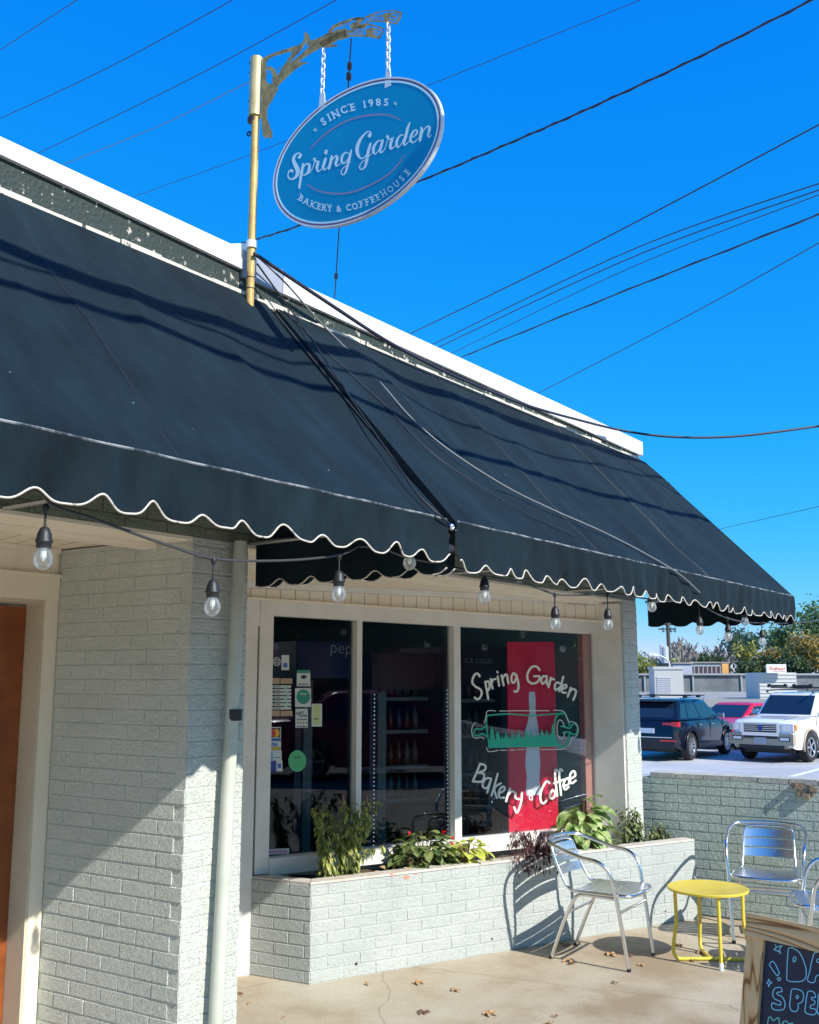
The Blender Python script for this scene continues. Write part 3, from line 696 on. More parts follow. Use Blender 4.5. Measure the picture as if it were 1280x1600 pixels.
    while x < s1:
        m.tube([FA.P(x, .03, ZTOP - .14), FA.P(x, OFB - .05, ZBAR - .02), FA.P(x, .01, ZBAR - .02)], .011, 6); x += min(1.37, max(.3, s1 - x - .03)) if s1 - x > .06 else 1
    child(m, 'frame', M['galv'], root)
    for s, ds in seams:    # sewn panel seams running down the slope
        m = MB(); pts = []
        for j in range(21):
            v = j / 20; ss = s + ds * v
            pts.append(FA.P(ss, OFT, ZTOP) + sl * v + nr * (awn_disp(ss, v, seed) * min(1, 8 * min(v, 1 - v)) + .0005))
        m.tube(pts, .0028, 4); child(m, 'panel_seam', M['black'], root)
    return root
awl = awning('left black awning over the door, beginning above the brick pillar', -3.6, .335, 1.3, [(-.93, .0), (-2.3, 0)])
awr = awning('right black awning over the shop window, its end seen against the sky', .405, 4.42, 4.1, [(1.62, .0), (2.95, .12)], True, .33)
# roller tubes glimpsed in the gap between the two awnings
gp = thing('awning_rod_end', 'silver capped black awning rods in the gap between the two awnings', 'bracket', FA.P(.37, .9, 2.1))
m = MB(); 
m.tube([FA.P(.337, .93, 2.12), FA.P(.403, .93, 2.12)], .017, 12); m.tube([FA.P(.337, .95, 2.07), FA.P(.403, .95, 2.07)], .02, 12)
m.tube([FA.P(.36, .955, 2.165), FA.P(.372, .05, 3.15)], .010, 8); m.tube([FA.P(.385, .94, 2.165), FA.P(.385, .05, 3.17)], .008, 8)
child(m, 'rod', M['black'], gp)
m = MB(); q = FA.P(.372, .965, 2.15); m.lathe(q, FA.n, [(0, .012), (.01, .014), (.015, .010), (.016, .006), (.010, .005), (.010, 0)], 14); m.sm = True; child(m, 'end_cap', M['alu'], gp)
# pale rectangle outline (torn patch stitching) on the right awning
m = MB()
slp = FA.n * (OFB - OFT) + Vector((0, 0, ZBAR - ZTOP)); snr = slp.cross(FA.e).normalized()
if snr.z < 0: snr = -snr
AS = Plane(FA.P(0, OFT, ZTOP), FA.e, n=snr)        # the sloping awning surface
m.tube([AS.at(u, v, -.012) for u, v in ((530, 546), (560, 568), (569, 614), (542, 590))], .0016, 4, closed=True)
o = m.build('patch_outline', M['wire_lt']); o.parent = awr; o.matrix_parent_inverse = Matrix.Translation(awr.location).inverted()

# ================================================================ SIGN POST WITH BRACKET
post0 = FA.at(392, 478, .075); SGP = Plane(P3(post0, 0), az(126))       # plane of bracket and sign, perpendicular to the facade
SG = Plane(P3(post0, 0), az(126))
def sg(u, v, off=0): return SG.at(u, v, off)
sp = thing('sign_post', 'yellowed steel sign post with leafy fork shaped brass bracket on the roof edge', 'sign post', post0)
top = sg(399.5, 182); base = sg(390, 486)
ax = (top - base).normalized()
m = MB(); m.tube([base - ax * .12, base, top + ax * .25], .0168, 18); m.sm = True; child(m, 'pole', M['pole'], sp, auto=40)
m = MB(); b0 = sg(398.5, 182); b1 = sg(401.5, 90); m.tube([b0, b0 + (b1 - b0) * .98, b1], [.0285, .0285, .022], 20); m.sm = True
sl_ = child(m, 'sleeve', M['sleeve'], sp, auto=30)
for u, v in ((394.5, 97), (394.5, 112), (393, 157), (393, 170)):
    m = MB(); q = sg(u + 1, v, .0); m.lathe(q - SG.n * 0, (CAM - q).normalized(), [(.016, .006), (.03, .006), (.031, 0)], 8); m.lathe(q - SG.e * .006, -SG.e, [(0, .007), (.012, .007), (.0121, 0)], 8); m.build('bolt', M['black'], sl_)
m = MB(); m.tube([sg(396, 186) + ax * .0, sg(396, 186) + ax * -.014], .026, 16); child(m, 'collar', M['black'], sp); m = MB(); c_ = sg(389, 209)
m.tube([c_ + (SG.e * math.cos(a) + Vector((0, 0, 1)) * math.sin(a)) * .010 for a in [k * .628 for k in range(10)]], .0035, 6, closed=True)
child(m, 'eye_ring', M['black'], sp)
for v in (434, 451): m = MB(); q = base + ax * ((sg(391, v) - base).length); m.tube([q - ax * .002, q + ax * .002], .0178, 18); child(m, 'joint_ring', M['black'], sp)
# roof strap clamp
m = MB(); q = base + ax * ((sg(392, 383) - base).length)
ring = [q + (FA.e * math.cos(k * math.pi / 8) + FA.n * math.sin(k * math.pi / 8)) * .0215 for k in range(17)]
for z_ in (0,):
    a_ = ring[0] - FA.n * .16; b2 = ring[-1] - FA.n * .16 - FA.e * .10
pth = [a_] + ring + [b2]
for i in range(len(pth) - 1):
    p, q2 = pth[i], pth[i + 1]; d = (q2 - p).normalized(); nn = Vector((d.y, -d.x, 0)) * .0022
    m.hexa([p - nn - Vector((0, 0, .016)), q2 - nn - Vector((0, 0, .016)), q2 + nn - Vector((0, 0, .016)), p + nn - Vector((0, 0, .016))], [p - nn + Vector((0, 0, .016)), q2 - nn + Vector((0, 0, .016)), q2 + nn + Vector((0, 0, .016)), p + nn + Vector((0, 0, .016))])
for k in (.35, .5): c2 = ring[-1].lerp(b2, k); m.lathe(c2, (CAM - c2).normalized(), [(0, .004), (.006, .004), (.0061, 0)], 8)
child(m, 'roof_strap', M['white'], sp)
# bracket plate pieces traced as flat plasma-cut steel, 6 mm thick
def Z1(x, y): return (380 + x / 8, 40 + y / 8)         # zoom [380,40] x8
def Z2(x, y): return (480 + x / 8, 10 + y / 8)         # zoom [480,10] x8
TH = .006
def plate(pts): return [sg(u, v, -TH / 2) for u, v in pts]
pieces = [
 [Z1(*p) for p in ((240, 410), (300, 375), (420, 325), (600, 270), (700, 240), (745, 205), (765, 150), (765, 70), (820, 110), (845, 190), (800, 185), (770, 240), (740, 290), (690, 345), (640, 400), (560, 500), (495, 570), (470, 560), (520, 480), (610, 340), (610, 320), (500, 350), (380, 385), (320, 420), (290, 460), (290, 520), (240, 520))],
 [Z1(*p) for p in ((800, 185), (845, 190), (960, 140), (1080, 95), (1150, 55), (1290, 25), (1290, 130), (1150, 195), (1060, 230), (980, 275), (880, 330), (780, 390), (700, 450), (830, 460), (740, 490), (640, 560), (540, 650), (430, 765), (400, 760), (420, 690), (430, 620), (470, 560), (495, 570), (560, 500), (640, 425), (740, 340), (830, 250), (790, 250))],
 [Z1(*p) for p in ((240, 520), (290, 520), (290, 700), (340, 735), (380, 700), (430, 620), (420, 690), (430, 765), (440, 800), (400, 860), (370, 930), (330, 980), (300, 1060), (300, 1150), (330, 1250), (370, 1350), (350, 1420), (320, 1405), (300, 1390), (270, 1415), (245, 1360), (232, 1250), (225, 1100), (235, 1000), (240, 800))],
 [Z1(*p) for p in ((290, 510), (350, 510), (400, 550), (432, 620), (385, 720), (360, 690), (370, 600), (345, 560), (300, 560))],
 [Z2(*p) for p in ((180, 375), (260, 330), (270, 290), (330, 230), (420, 190), (520, 155), (640, 130), (720, 140), (700, 160), (600, 165), (520, 190), (470, 205), (400, 230), (330, 290), (290, 330), (400, 320), (520, 290), (600, 280), (600, 300), (520, 330), (420, 380), (330, 420), (240, 460), (200, 500), (150, 470))],
 [Z2(*p) for p in ((520, 190), (530, 260), (560, 275), (620, 270), (690, 280), (745, 260), (730, 210), (640, 215), (700, 190), (720, 140), (640, 130), (560, 165), (615, 178), (600, 195), (560, 200), (545, 240))],
 [Z2(*p) for p in ((690, 145), (760, 110), (860, 70), (980, 50), (1100, 45), (1190, 70), (1170, 150), (1120, 225), (1040, 208), (940, 195), (820, 190), (745, 205), (730, 185), (830, 172), (940, 175), (970, 172), (945, 130), (960, 90), (1020, 75), (1140, 82), (1140, 105), (1060, 96), (1040, 108), (1125, 125), (1118, 145), (1040, 130), (1030, 142), (1110, 165), (1100, 182), (1030, 160), (1020, 175), (1100, 205), (1150, 110), (1160, 85), (1080, 60), (960, 62), (860, 90), (760, 135), (700, 165))],
 [Z2(*p) for p in ((745, 205), (800, 220), (880, 240), (970, 275), (950, 330), (905, 410), (840, 395), (740, 380), (640, 375), (540, 378), (420, 420), (380, 400), (500, 340), (540, 355), (640, 352), (740, 352), (730, 310), (745, 275), (800, 262), (930, 290), (925, 310), (840, 292), (825, 303), (915, 330), (905, 345), (830, 322), (822, 336), (895, 368), (890, 388), (935, 320), (950, 285), (860, 258), (760, 235), (700, 260), (620, 290), (560, 275), (690, 230))],
 [Z2(*p) for p in ((150, 470), (240, 455), (330, 415), (400, 400), (350, 450), (300, 470), (380, 480), (390, 498), (280, 512), (200, 515))],
]
for k in range(5):   # fir twig teeth of the forks
    x = 330 + k * 34; pieces.append([Z2(x, 275 - k * 9), Z2(x + 22, 272 - k * 9), Z2(x + 62, 215 - k * 7), Z2(x + 48, 212 - k * 7)])
    x = 750 + k * 38; pieces.append([Z2(x, 172 - k * 1), Z2(x + 20, 172 - k * 1), Z2(x + 55, 110 - k * 4), Z2(x + 38, 108 - k * 4)])
    x = 530 + k * 34; pieces.append([Z2(x, 348), Z2(x + 20, 350), Z2(x + 52, 295 - k * 2), Z2(x + 36, 290 - k * 2)])
brk = MB()
from mathutils.geometry import tessellate_polygon
for poly in pieces:
    a_ = [sg(u, v, -TH / 2) for u, v in poly]; b_ = [sg(u, v, TH / 2) for u, v in poly]; n = len(a_)
    tri = tessellate_polygon([a_])
    brk.add(a_ + b_, [tuple(t) for t in tri] + [tuple(n + i for i in t)[::-1] for t in tri] + [(i, (i + 1) % n, n + (i + 1) % n, n + i) for i in range(n)])
child(brk, 'bracket', M['brass'], sp)

# ================================================================ OVAL SIGN (hangs from the bracket)
sgn = thing('hanging_sign', 'oval blue Spring Garden sign with white double rim hanging on two chains', 'sign', sg(560, 240))
# ellipse in the plane: fit an axis aligned ellipse in plane coordinates to its outline
outl = [(429, 268), (432, 240), (452, 203), (490, 168), (540, 142), (600, 129), (650, 136), (683, 165), (693, 200), (683, 245), (655, 287), (610, 322), (560, 345), (505, 350), (460, 330), (436, 300)]
pp = [sg(u, v) for u, v in outl]; xs = [(p - SG.p).dot(SG.e) for p in pp]; zs = [p.z for p in pp]
ecx, ecz = (max(xs) + min(xs)) / 2, (max(zs) + min(zs)) / 2; era, erb = (max(xs) - min(xs)) / 2, (max(zs) - min(zs)) / 2
print('sign ellipse', ecx, ecz, era, erb)
def SE(a, k=1.0, off=0, d=0): return SG.P(ecx + (era * k - d) * math.cos(a), off, ecz + (erb * k - d) * math.sin(a))
def ering(mb, d0, d1, o0, o1, n=96):
    vs = []
    for i in range(n):
        a = 2 * math.pi * i / n; vs += [SE(a, 1, o0, d0), SE(a, 1, o1, d0), SE(a, 1, o1, d1), SE(a, 1, o0, d1)]
    fs = []
    for i in range(n):
        j = (i + 1) % n
        for k in range(4): fs.append((4 * i + k, 4 * i + (k + 1) % 4, 4 * j + (k + 1) % 4, 4 * j + k))
    mb.add(vs, fs)
# which side of SG faces the camera?
fs_ = -1 if (CAM - sg(560, 240)).dot(SG.n) < 0 else 1
Fo = .008 * fs_
m = MB(); n = 96
m.hexa([SE(2 * math.pi * i / n, 1, -Fo * .9, .004) for i in range(n)], [SE(2 * math.pi * i / n, 1, Fo * .9, .004) for i in range(n)]); child(m, 'board', M['signblue'], sgn)
m = MB(); ering(m, 0, .0065, -Fo, Fo * 1.05); child(m, 'rim', M['white'], sgn)
m = MB(); ering(m, .0065, .0125, Fo * .85, Fo * 1.0); child(m, 'maroon_ring', M['signline'], sgn)
m = MB(); ering(m, .015, .0225, Fo * .8, Fo * 1.02); child(m, 'inner_ring', M['letter'], sgn)
def stroke(mb, pts, unproj, k=5, sc=1.0, cap=True, lift=0.0):
    """ribbon with round ends from (x, y, width) points in drawing units; unproj maps (x, y) to a point on the surface"""
    if len(pts) > 1: P = smoothpath(pts, k)
    else: P = pts
    L_, Rr = [], []
    for i in range(len(P)):
        a, b = P[max(i - 1, 0)], P[min(i + 1, len(P) - 1)]
        dx, dy = b[0] - a[0], b[1] - a[1]; l = math.hypot(dx, dy) or 1; nx, ny = -dy / l, dx / l; h = P[i][2] * .5 * sc
        L_.append((P[i][0] + nx * h, P[i][1] + ny * h)); Rr.append((P[i][0] - nx * h, P[i][1] - ny * h))
    vs = [];
    for a, b in zip(L_, Rr): vs += [unproj(*a, lift), unproj(*b, lift)]
    mb.add(vs, [(2 * i, 2 * i + 1, 2 * i + 3, 2 * i + 2) for i in range(len(P) - 1)])
    if cap:
        for q in (P[0], P[-1]):
            h = q[2] * .5 * sc; mb.add([unproj(q[0] + h * math.cos(t * math.pi / 5), q[1] + h * math.sin(t * math.pi / 5), lift * 1.0 + 1e-5) for t in range(10)], [tuple(range(10))])
def strokes(name, mat, root, unproj, data, sc=1.0, base=.0, step=.00004):
    m = MB()
    for i, st in enumerate(data): stroke(m, st, unproj, sc=sc, lift=base + step * i)
    return child(m, name, mat, root) if root.type == 'EMPTY' else m.build(name, mat, root)
UA = lambda x, y, l: sg(430 + x / 9.143, 180 + y / 9.143, Fo * .95 + fs_ * (l + .0006))
UB = lambda x, y, l: sg(550 + x / 9.143, 170 + y / 9.143, Fo * .95 + fs_ * (l + .0006))
spring = [
 [(345, 600, 44), (368, 565, 30), (335, 538, 16), (285, 572, 30), (262, 635, 46), (290, 710, 60), (322, 780, 62), (315, 850, 48), (275, 898, 32), (220, 912, 20), (184, 875, 18), (195, 810, 18), (232, 785, 34), (245, 800, 36)],
 [(402, 700, 34), (382, 800, 40), (365, 900, 38), (345, 1035, 32)],
 [(395, 760, 14), (440, 700, 18), (485, 700, 34), (488, 755, 40), (465, 820, 34), (420, 855, 18), (392, 845, 12)],
 [(440, 850, 10), (500, 810, 11), (545, 730, 11), (565, 650, 14)],
 [(562, 625, 42), (575, 655, 22), (610, 660, 20), (625, 655, 14)], [(618, 665, 34), (600, 730, 40), (600, 775, 34), (625, 800, 20), (665, 768, 11)],
 [(722, 620, 36), (700, 690, 40), (686, 745, 38), (706, 778, 20), (762, 735, 11)], [(732, 512, 46), (724, 535, 48)],
 [(810, 590, 36), (795, 660, 42), (768, 760, 36)], [(790, 690, 10), (840, 605, 15), (880, 578, 26), (888, 620, 40), (866, 690, 38), (882, 724, 20), (930, 690, 11)],
 [(1045, 545, 16), (1003, 530, 20), (958, 590, 34), (950, 655, 36), (985, 688, 20), (1035, 630, 12)], [(1090, 492, 16), (1068, 580, 38), (1040, 700, 38), (1008, 810, 28), (970, 850, 16), (944, 822, 15), (965, 765, 13), (1025, 710, 10), (1078, 662, 8)]]
garden = [
 [(250, 385, 52), (268, 345, 28), (235, 320, 16), (170, 372, 26), (108, 460, 44), (75, 560, 52), (85, 650, 44), (130, 706, 24), (182, 688, 14), (222, 620, 12)],
 [(268, 492, 28), (235, 600, 42), (215, 720, 42), (190, 818, 32), (145, 866, 16), (110, 840, 17), (128, 782, 13), (185, 728, 11), (250, 672, 10), (296, 625, 10)],
 [(435, 462, 14), (378, 455, 20), (320, 530, 36), (305, 600, 38), (332, 645, 20), (372, 605, 11), (430, 505, 10)], [(442, 450, 30), (415, 540, 38), (400, 600, 34), (422, 622, 20), (468, 572, 11), (512, 440, 10)],
 [(508, 395, 42), (525, 428, 20), (568, 425, 20), (592, 408, 16)], [(575, 430, 34), (550, 520, 40), (560, 572, 26), (615, 530, 11), (640, 500, 10)],
 [(732, 372, 16), (690, 380, 20), (645, 450, 36), (640, 520, 36), (667, 546, 18), (712, 490, 11), (748, 400, 10)], [(830, 192, 16), (796, 280, 38), (766, 400, 42), (742, 490, 34), (764, 515, 18), (820, 458, 10)],
 [(828, 418, 10), (892, 390, 14), (935, 335, 26), (920, 300, 16), (880, 322, 26), (840, 400, 36), (840, 455, 32), (880, 480, 18), (940, 430, 10), (980, 380, 9)],
 [(990, 268, 26), (1000, 300, 38), (985, 370, 42), (973, 452, 34)], [(990, 375, 10), (1050, 272, 15), (1098, 250, 26), (1112, 290, 40), (1090, 370, 38), (1105, 405, 20), (1135, 375, 11)]]
strokes('painted_word_spring', M['letter'], sgn, UA, spring)
strokes('painted_word_garden', M['letter'], sgn, UB, garden)
UC = lambda x, y, l: sg(360 + x / 3.2, y / 3.2, Fo * .95 + fs_ * (l + .0006))
strokes('rose_arc', M['rose'], sgn, UC, [[(402, 742, 5), (470, 675, 7), (560, 615, 8), (650, 583, 8), (750, 572, 8), (810, 580, 7), (852, 600, 5)], [(386, 922, 5), (430, 950, 7), (510, 967, 8), (600, 962, 8), (700, 925, 8), (790, 872, 7), (840, 820, 6), (870, 778, 4)]])
strokes('dot', M['letter'], sgn, UC, [[(424, 648, 14), (426, 650, 14)]])
strokes('dot', M['letter'], sgn, UC, [[(825, 516, 14), (827, 518, 14)]])
def text_tris(s, size=1.0, offset=0.0, shear=0.0):
    cu = bpy.data.curves.new('t', 'FONT'); cu.body = s; cu.size = size; cu.offset = offset; cu.shear = shear; cu.align_x = 'CENTER'; cu.resolution_u = 3
    o = bpy.data.objects.new('t', cu); C.objects.link(o); dg = bpy.context.evaluated_depsgraph_get(); me = bpy.data.meshes.new_from_object(o.evaluated_get(dg))
    vs = [v.co.copy() for v in me.vertices]; fs = [tuple(p.vertices) for p in me.polygons]
    bpy.data.objects.remove(o); bpy.data.curves.remove(cu); bpy.data.meshes.remove(me); return vs, fs
def put_text(mb, s, x, y, ang, size, unproj, lift=0.0, offset=0.02, serif=0, sx=1.0):
    """glyphs in drawing units (y down) centred on x, baseline y, turned by ang degrees"""
    vs, fs = text_tris(s, 1.0, offset); ca, sa = math.cos(R(ang)), math.sin(R(ang))
    mb.add([unproj(x + (v.x * sx * ca + v.y * sa) * size, y + (v.x * sx * sa - v.y * ca) * size, lift) for v in vs], fs)
    if serif and s in 'IFHEKPRYBAN1':
        w = .34 if s in 'I1' else .74
        for yy in ((0.0, .70) if s not in 'A1' else (0.0,)):
            for xx in ((0,) if s in 'I1Y' else (-.5 * w + .08, .5 * w - .08) if s in 'HKRAN' else (-.5 * w + .10,)):
                q = [(xx - .15, yy), (xx + .15, yy), (xx + .15, yy + .08), (xx - .15, yy + .08)]
                mb.add([unproj(x + (a * sx * ca + (b - .01) * sa) * size, y + (a * sx * sa - (b - .01) * ca) * size, lift + 2e-4) for a, b in q], [(0, 1, 2, 3)])
m = MB()
for ch, x, y, an in (('S', 474, 622, -30), ('I', 503, 603, -27), ('N', 534, 586, -25), ('C', 574, 564, -21), ('E', 616, 552, -17), ('1', 674, 537, -10), ('9', 705, 531, -8), ('8', 741, 527, -4), ('5', 778, 527, 4)):
    if ch == '1': child(m, 'top_word', M['letter'], sgn); m = MB()
    put_text(m, ch, x, y, an, 50, UC, 0, .025, 1)
child(m, 'top_word', M['letter'], sgn)
m = MB()
arc = [('B', 341, 999, 26), ('A', 369, 1016, 22), ('K', 402, 1033, 18), ('E', 434, 1043, 12), ('R', 461, 1049, 6), ('Y', 490, 1052, 2), ('&', 537, 1054, -5), ('C', 588, 1048, -10), ('O', 621, 1041, -14), ('F', 654, 1030, -18), ('F', 683, 1020, -21), ('E', 712, 1008, -24), ('E', 739, 995, -27), ('H', 770, 976, -32), ('O', 803, 953, -36), ('U', 834, 926, -41), ('S', 862, 898, -46), ('E', 891, 866, -50), ('', 0, 0, 0)]
for i_, (ch, x, y, an) in enumerate(arc[:-1]):
    if i_ in (6, 7): child(m, 'bottom_word', M['letter'], sgn); m = MB()
    put_text(m, ch, x + 6, y + 4, an, 44, UC, 0, .02, 1, .86)
child(m, 'bottom_word', M['letter'], sgn)
# hanger tabs
for u, v in ((503, 164), (606, 130)):
    m = MB()
    a_ = [sg(u - 5, v - 3, Fo), sg(u + 5, v - 6, Fo), sg(u + 5, v + 3, Fo), sg(u - 5, v + 8, Fo)]
    b_ = [sg(u - 3, v - 18, Fo), sg(u + 4, v - 19, Fo)]
    pts = [a_[3], a_[2], b_[1], b_[0]]
    m.poly(pts, SG.n * (-Fo * .4)); child(m, 'hanger_tab', M['white'], sgn)
def chain(p0, p1, label):
    root = thing('chain', label, 'chain', p0, group='chains holding the oval sign')
    n = max(3, int((p0 - p1).length / .021)); 
    for i in range(n):
        c = p0.lerp(p1, (i + .5) / n); m = MB(); d = (p1 - p0).normalized(); x = az(126) if i % 2 else az(36); x = (x - d * x.dot(d)).normalized()
        m.tube([c + d * math.cos(a) * .0155 + x * math.sin(a) * .0088 for a in [2 * math.pi * k / 12 for k in range(12)]], .0030, 6, closed=True); m.sm = True
        child(m, 'chain_link', M['white'], root)
    return root
chain(sg(506, 77), sg(503.5, 148), 'left white chain between the leafy bracket and the oval sign')
chain(sg(607, 37), sg(606.5, 114), 'right white chain from the fork tip down to the oval sign')

# ================================================================ WIRES
def wire(label, pts, r, depth, name='overhead_wire', mat=None, group='overhead wires crossing the sky', ext=None, twist=False, cat='wire'):
    """pts in pixels, depth = (metres at first, at last)"""
    P = smoothpath([(u, v, 0) for u, v in pts], 8) if len(pts) > 2 else [(pts[0][0] + (pts[1][0] - pts[0][0]) * k / 12, pts[0][1] + (pts[1][1] - pts[0][1]) * k / 12, 0) for k in range(13)]
    n = len(P) - 1; W3 = []
    for i, (u, v, _) in enumerate(P):
        t = i / n; D = 1 / ((1 - t) / depth[0] + t / depth[1]); W3.append(ond(u, v, D))
    if ext:
        a, b = W3[0], W3[1]; W3 = [a + (a - b).normalized() * ext[0]] + W3 if ext[0] else W3
        a, b = W3[-1], W3[-2]; W3 = W3 + [a + (a - b).normalized() * ext[1]] if ext[1] else W3
    m = MB(); m.tube(W3, r, 6); m.sm = True
    if twist:
        Q2 = []
        for i in range(len(W3) - 1):
            for k in range(6):
                p = W3[i].lerp(W3[i + 1], k / 6); a = (i * 6 + k) * .9; Q2.append(p + Vector((math.cos(a * .45) * .5, 0, math.sin(a * .45))) * r * 1.2)
        m.tube(Q2, r * .6, 5)
    o = m.build(name, mat or M['wire']); tag(o, label, cat, group); return o
G1 = 'thin wires over the roof on the left'
wire('short thin wire in the top left corner of the sky', [(-20, 91), (140, -13)], .006, (16, 12), ext=(8, 6), group=G1)
wire('thin wire rising from the roof edge, second from the top left corner', [(-10, 190), (180, 100), (390, -15)], .006, (16, 12), ext=(8, 6), group=G1)
wire('thin wire rising behind the roof towards the leafy bracket', [(50, 244), (300, 122), (540, -8)], .006, (17, 12), ext=(6, 6), group=G1)
wire('thin wire passing behind the post and the oval sign up to the right', [(195, 312), (395, 240), (665, 135), (1030, -12)], .0055, (22, 14), ext=(6, 6), group=G1)
wire('hair thin pale wire slung from the left onto the post sleeve', [(60, 272), (250, 196), (392, 127), (470, 92)], .0022, (6.5, 4.05), mat=M['wire_lt'], group=None)
wire('thick twisted cable running behind the oval sign to the top right corner', [(400, 374), (475, 350), (660, 281), (800, 222), (930, 165), (1100, 85), (1290, -11)], .016, (20, 13), ext=(3, 6), twist=True, group=None)
G2 = 'parallel wires rising from the roof to the right'
wire('uppermost of the wires rising from the roof edge to the right', [(636, 524), (930, 380), (1300, 184)], .012, (26, 14), ext=(4, 8), group=G2)
wire('upper line of the close wire bundle above the right awning', [(670, 541), (1000, 385), (1300, 280)], .011, (27, 15), ext=(4, 8), group=G2)
wire('second line of the close wire bundle above the right awning', [(680, 545), (1000, 397), (1300, 290)], .011, (27, 15), ext=(4, 8), group=G2)
wire('thin lower line of the close wire bundle above the right awning', [(702, 554), (1000, 412), (1300, 297)], .008, (27, 15), ext=(4, 8), group=G2)
wire('thick doubled line below the wire bundle', [(716, 560), (1000, 445), (1300, 327)], .014, (27, 15), ext=(4, 8), twist=True, group=G2)
wire('lone lower wire leaving the roof near its right end', [(838, 616), (1100, 480), (1300, 368)], .009, (27, 15), ext=(4, 8), group=G2)
wire('thin wire low in the sky right of the awning', [(1105, 831), (1300, 787)], .009, (40, 30), ext=(0, 8), group=None)
m = MB(); cp = smoothpath([(u, v, 0) for u, v in [(397, 396), (430, 418), (520, 478), (600, 530), (680, 573), (740, 600), (820, 632), (900, 655), (980, 674), (1060, 683), (1160, 681), (1300, 663)]], 8)
P = []
for u, v, _ in cp: P.append(FA.at(u, v, .10 if u < 960 else .10 + (u - 960) * .0035))
P.append(P[-1] + (P[-1] - P[-2]).normalized() * 6); m.tube(P, .0085, 8); m.sm = True
tag(m.build('service_cable', M['wire']), 'thick drooping service cable strung from the post across the roof edge', 'cable')
# guy wire behind the sign
m = MB(); g0 = sg(549, 60, 0); g1 = FA.at(523, 466, -.06); m.tube([g0, g1], .0028, 6)
d = (g1 - g0).normalized(); L_ = (g1 - g0).length
for f, r in ((.09, .010), (.125, .011)): m.tube([g0 + d * (L_ * f - .014), g0 + d * (L_ * f + .014)], r, 8)
for f in (.90,): m.tube([g0 + d * (L_ * f - .012), g0 + d * (L_ * f + .012)], .009, 8)
tag(m.build('guy_wire', M['wire']), 'straight guy wire from the bracket down behind the oval sign to the roof', 'wire')
# cords lying over the right awning
def surf(pts, r, label, mat, off=.012, name='slack_cord'):
    P = smoothpath([(u, v, 0) for u, v in pts], 10); m = MB(); m.tube([FA.at(u, v, .075) if AS.at(u, v, off).z > ZTOP else FA.at(u, v, OFB + .022) if AS.at(u, v, off).z < ZBAR else AS.at(u, v, off) for u, v, _ in P], r, 6); m.sm = True
    return tag(m.build(name, mat), label, 'cord', 'cords hanging over the right awning')
surf([(400, 398), (450, 446), (500, 503), (565, 568), (600, 604), (640, 650), (700, 702), (790, 760), (865, 797), (940, 830), (1010, 866), (1060, 896), (1094, 926)], .0042, 'pale cord running down over the right awning to its scalloped edge', M['wire_lt'])
surf([(444, 485), (520, 558), (600, 632), (645, 680), (700, 727), (800, 790), (900, 838)], .003, 'thin black cord lying on the upper left of the right awning', M['wire'], .006)
surf([(402, 412), (440, 465), (480, 520), (560, 640), (620, 725), (655, 775), (702, 818)], .004, 'black cord in the fold between the two awnings', M['black'], .02)
# utility lines above the street: outside the picture, they throw the blurred bands on the awnings
def shadow_line(px, T, r, lab, ends):
    pts = [AS.at(u, v, 0) + SV * T for u, v in px]
    a, b = pts[0], pts[-1]
    P = [a + (a - pts[1]).normalized() * ends] + [Vector(p) for p in smoothpath([tuple(p) for p in pts], 5)] + [b + (b - pts[-2]).normalized() * ends]
    m = MB(); m.tube(P, r, 8); tag(m.build('utility_line', M['wire']), lab, 'wire', 'utility lines along the street above the viewer')
shadow_line([(0, 375), (120, 428), (240, 470), (330, 496), (430, 526), (560, 560), (650, 597), (760, 640), (860, 675), (960, 708), (1060, 735)], 2.6, .042, 'thick utility line above the street, shading the upper awning', 12)
shadow_line([(0, 430), (120, 472), (260, 512), (400, 566), (480, 588), (600, 640), (700, 690), (830, 735), (950, 770), (1060, 800)], 2.8, .024, 'thinner utility line beside the thick one', 12)
shadow_line([(0, 395), (150, 448), (300, 500), (430, 548), (600, 600), (800, 690), (1000, 740)], 3.0, .011, 'thinnest utility line beside the thick one', 12)

# ================================================================ STRING LIGHTS
sl0 = thing('string_light', 'outdoor string of clear bulbs under the awning edge', 'string light', FA.P(1, .95, 2.0))
LP = Plane(FA.P(0, .93, 0), FA.e)
LP2 = Plane(FA.P(0, .80, 0), FA.e)
def lp_(u, v, o=0): return LP.at(u, v, o)
cabs = [[(-60, 738), (48, 762), (86, 791), (150, 812), (260, 851), (335, 873), (435, 876), (525, 868), (560, 853)],
        [(560, 853), (600, 858), (640, 872), (700, 884), (757, 900), (820, 912), (866, 928), (905, 930), (948, 928), (985, 932), (1017, 936), (1055, 936), (1092, 940)],
        [(1092, 940), (1115, 956), (1138, 966), (1165, 972), (1190, 973), (1242, 973), (1310, 966)]]
m = MB()
allp = []
for c in cabs:
    P = smoothpath([(u, v, 0) for u, v in c], 8); allp += [lp_(u, v) for u, v, _ in P]
m.tube(allp, .0042, 6); m.sm = True; child(m, 'cable', M['cord'], sl0)
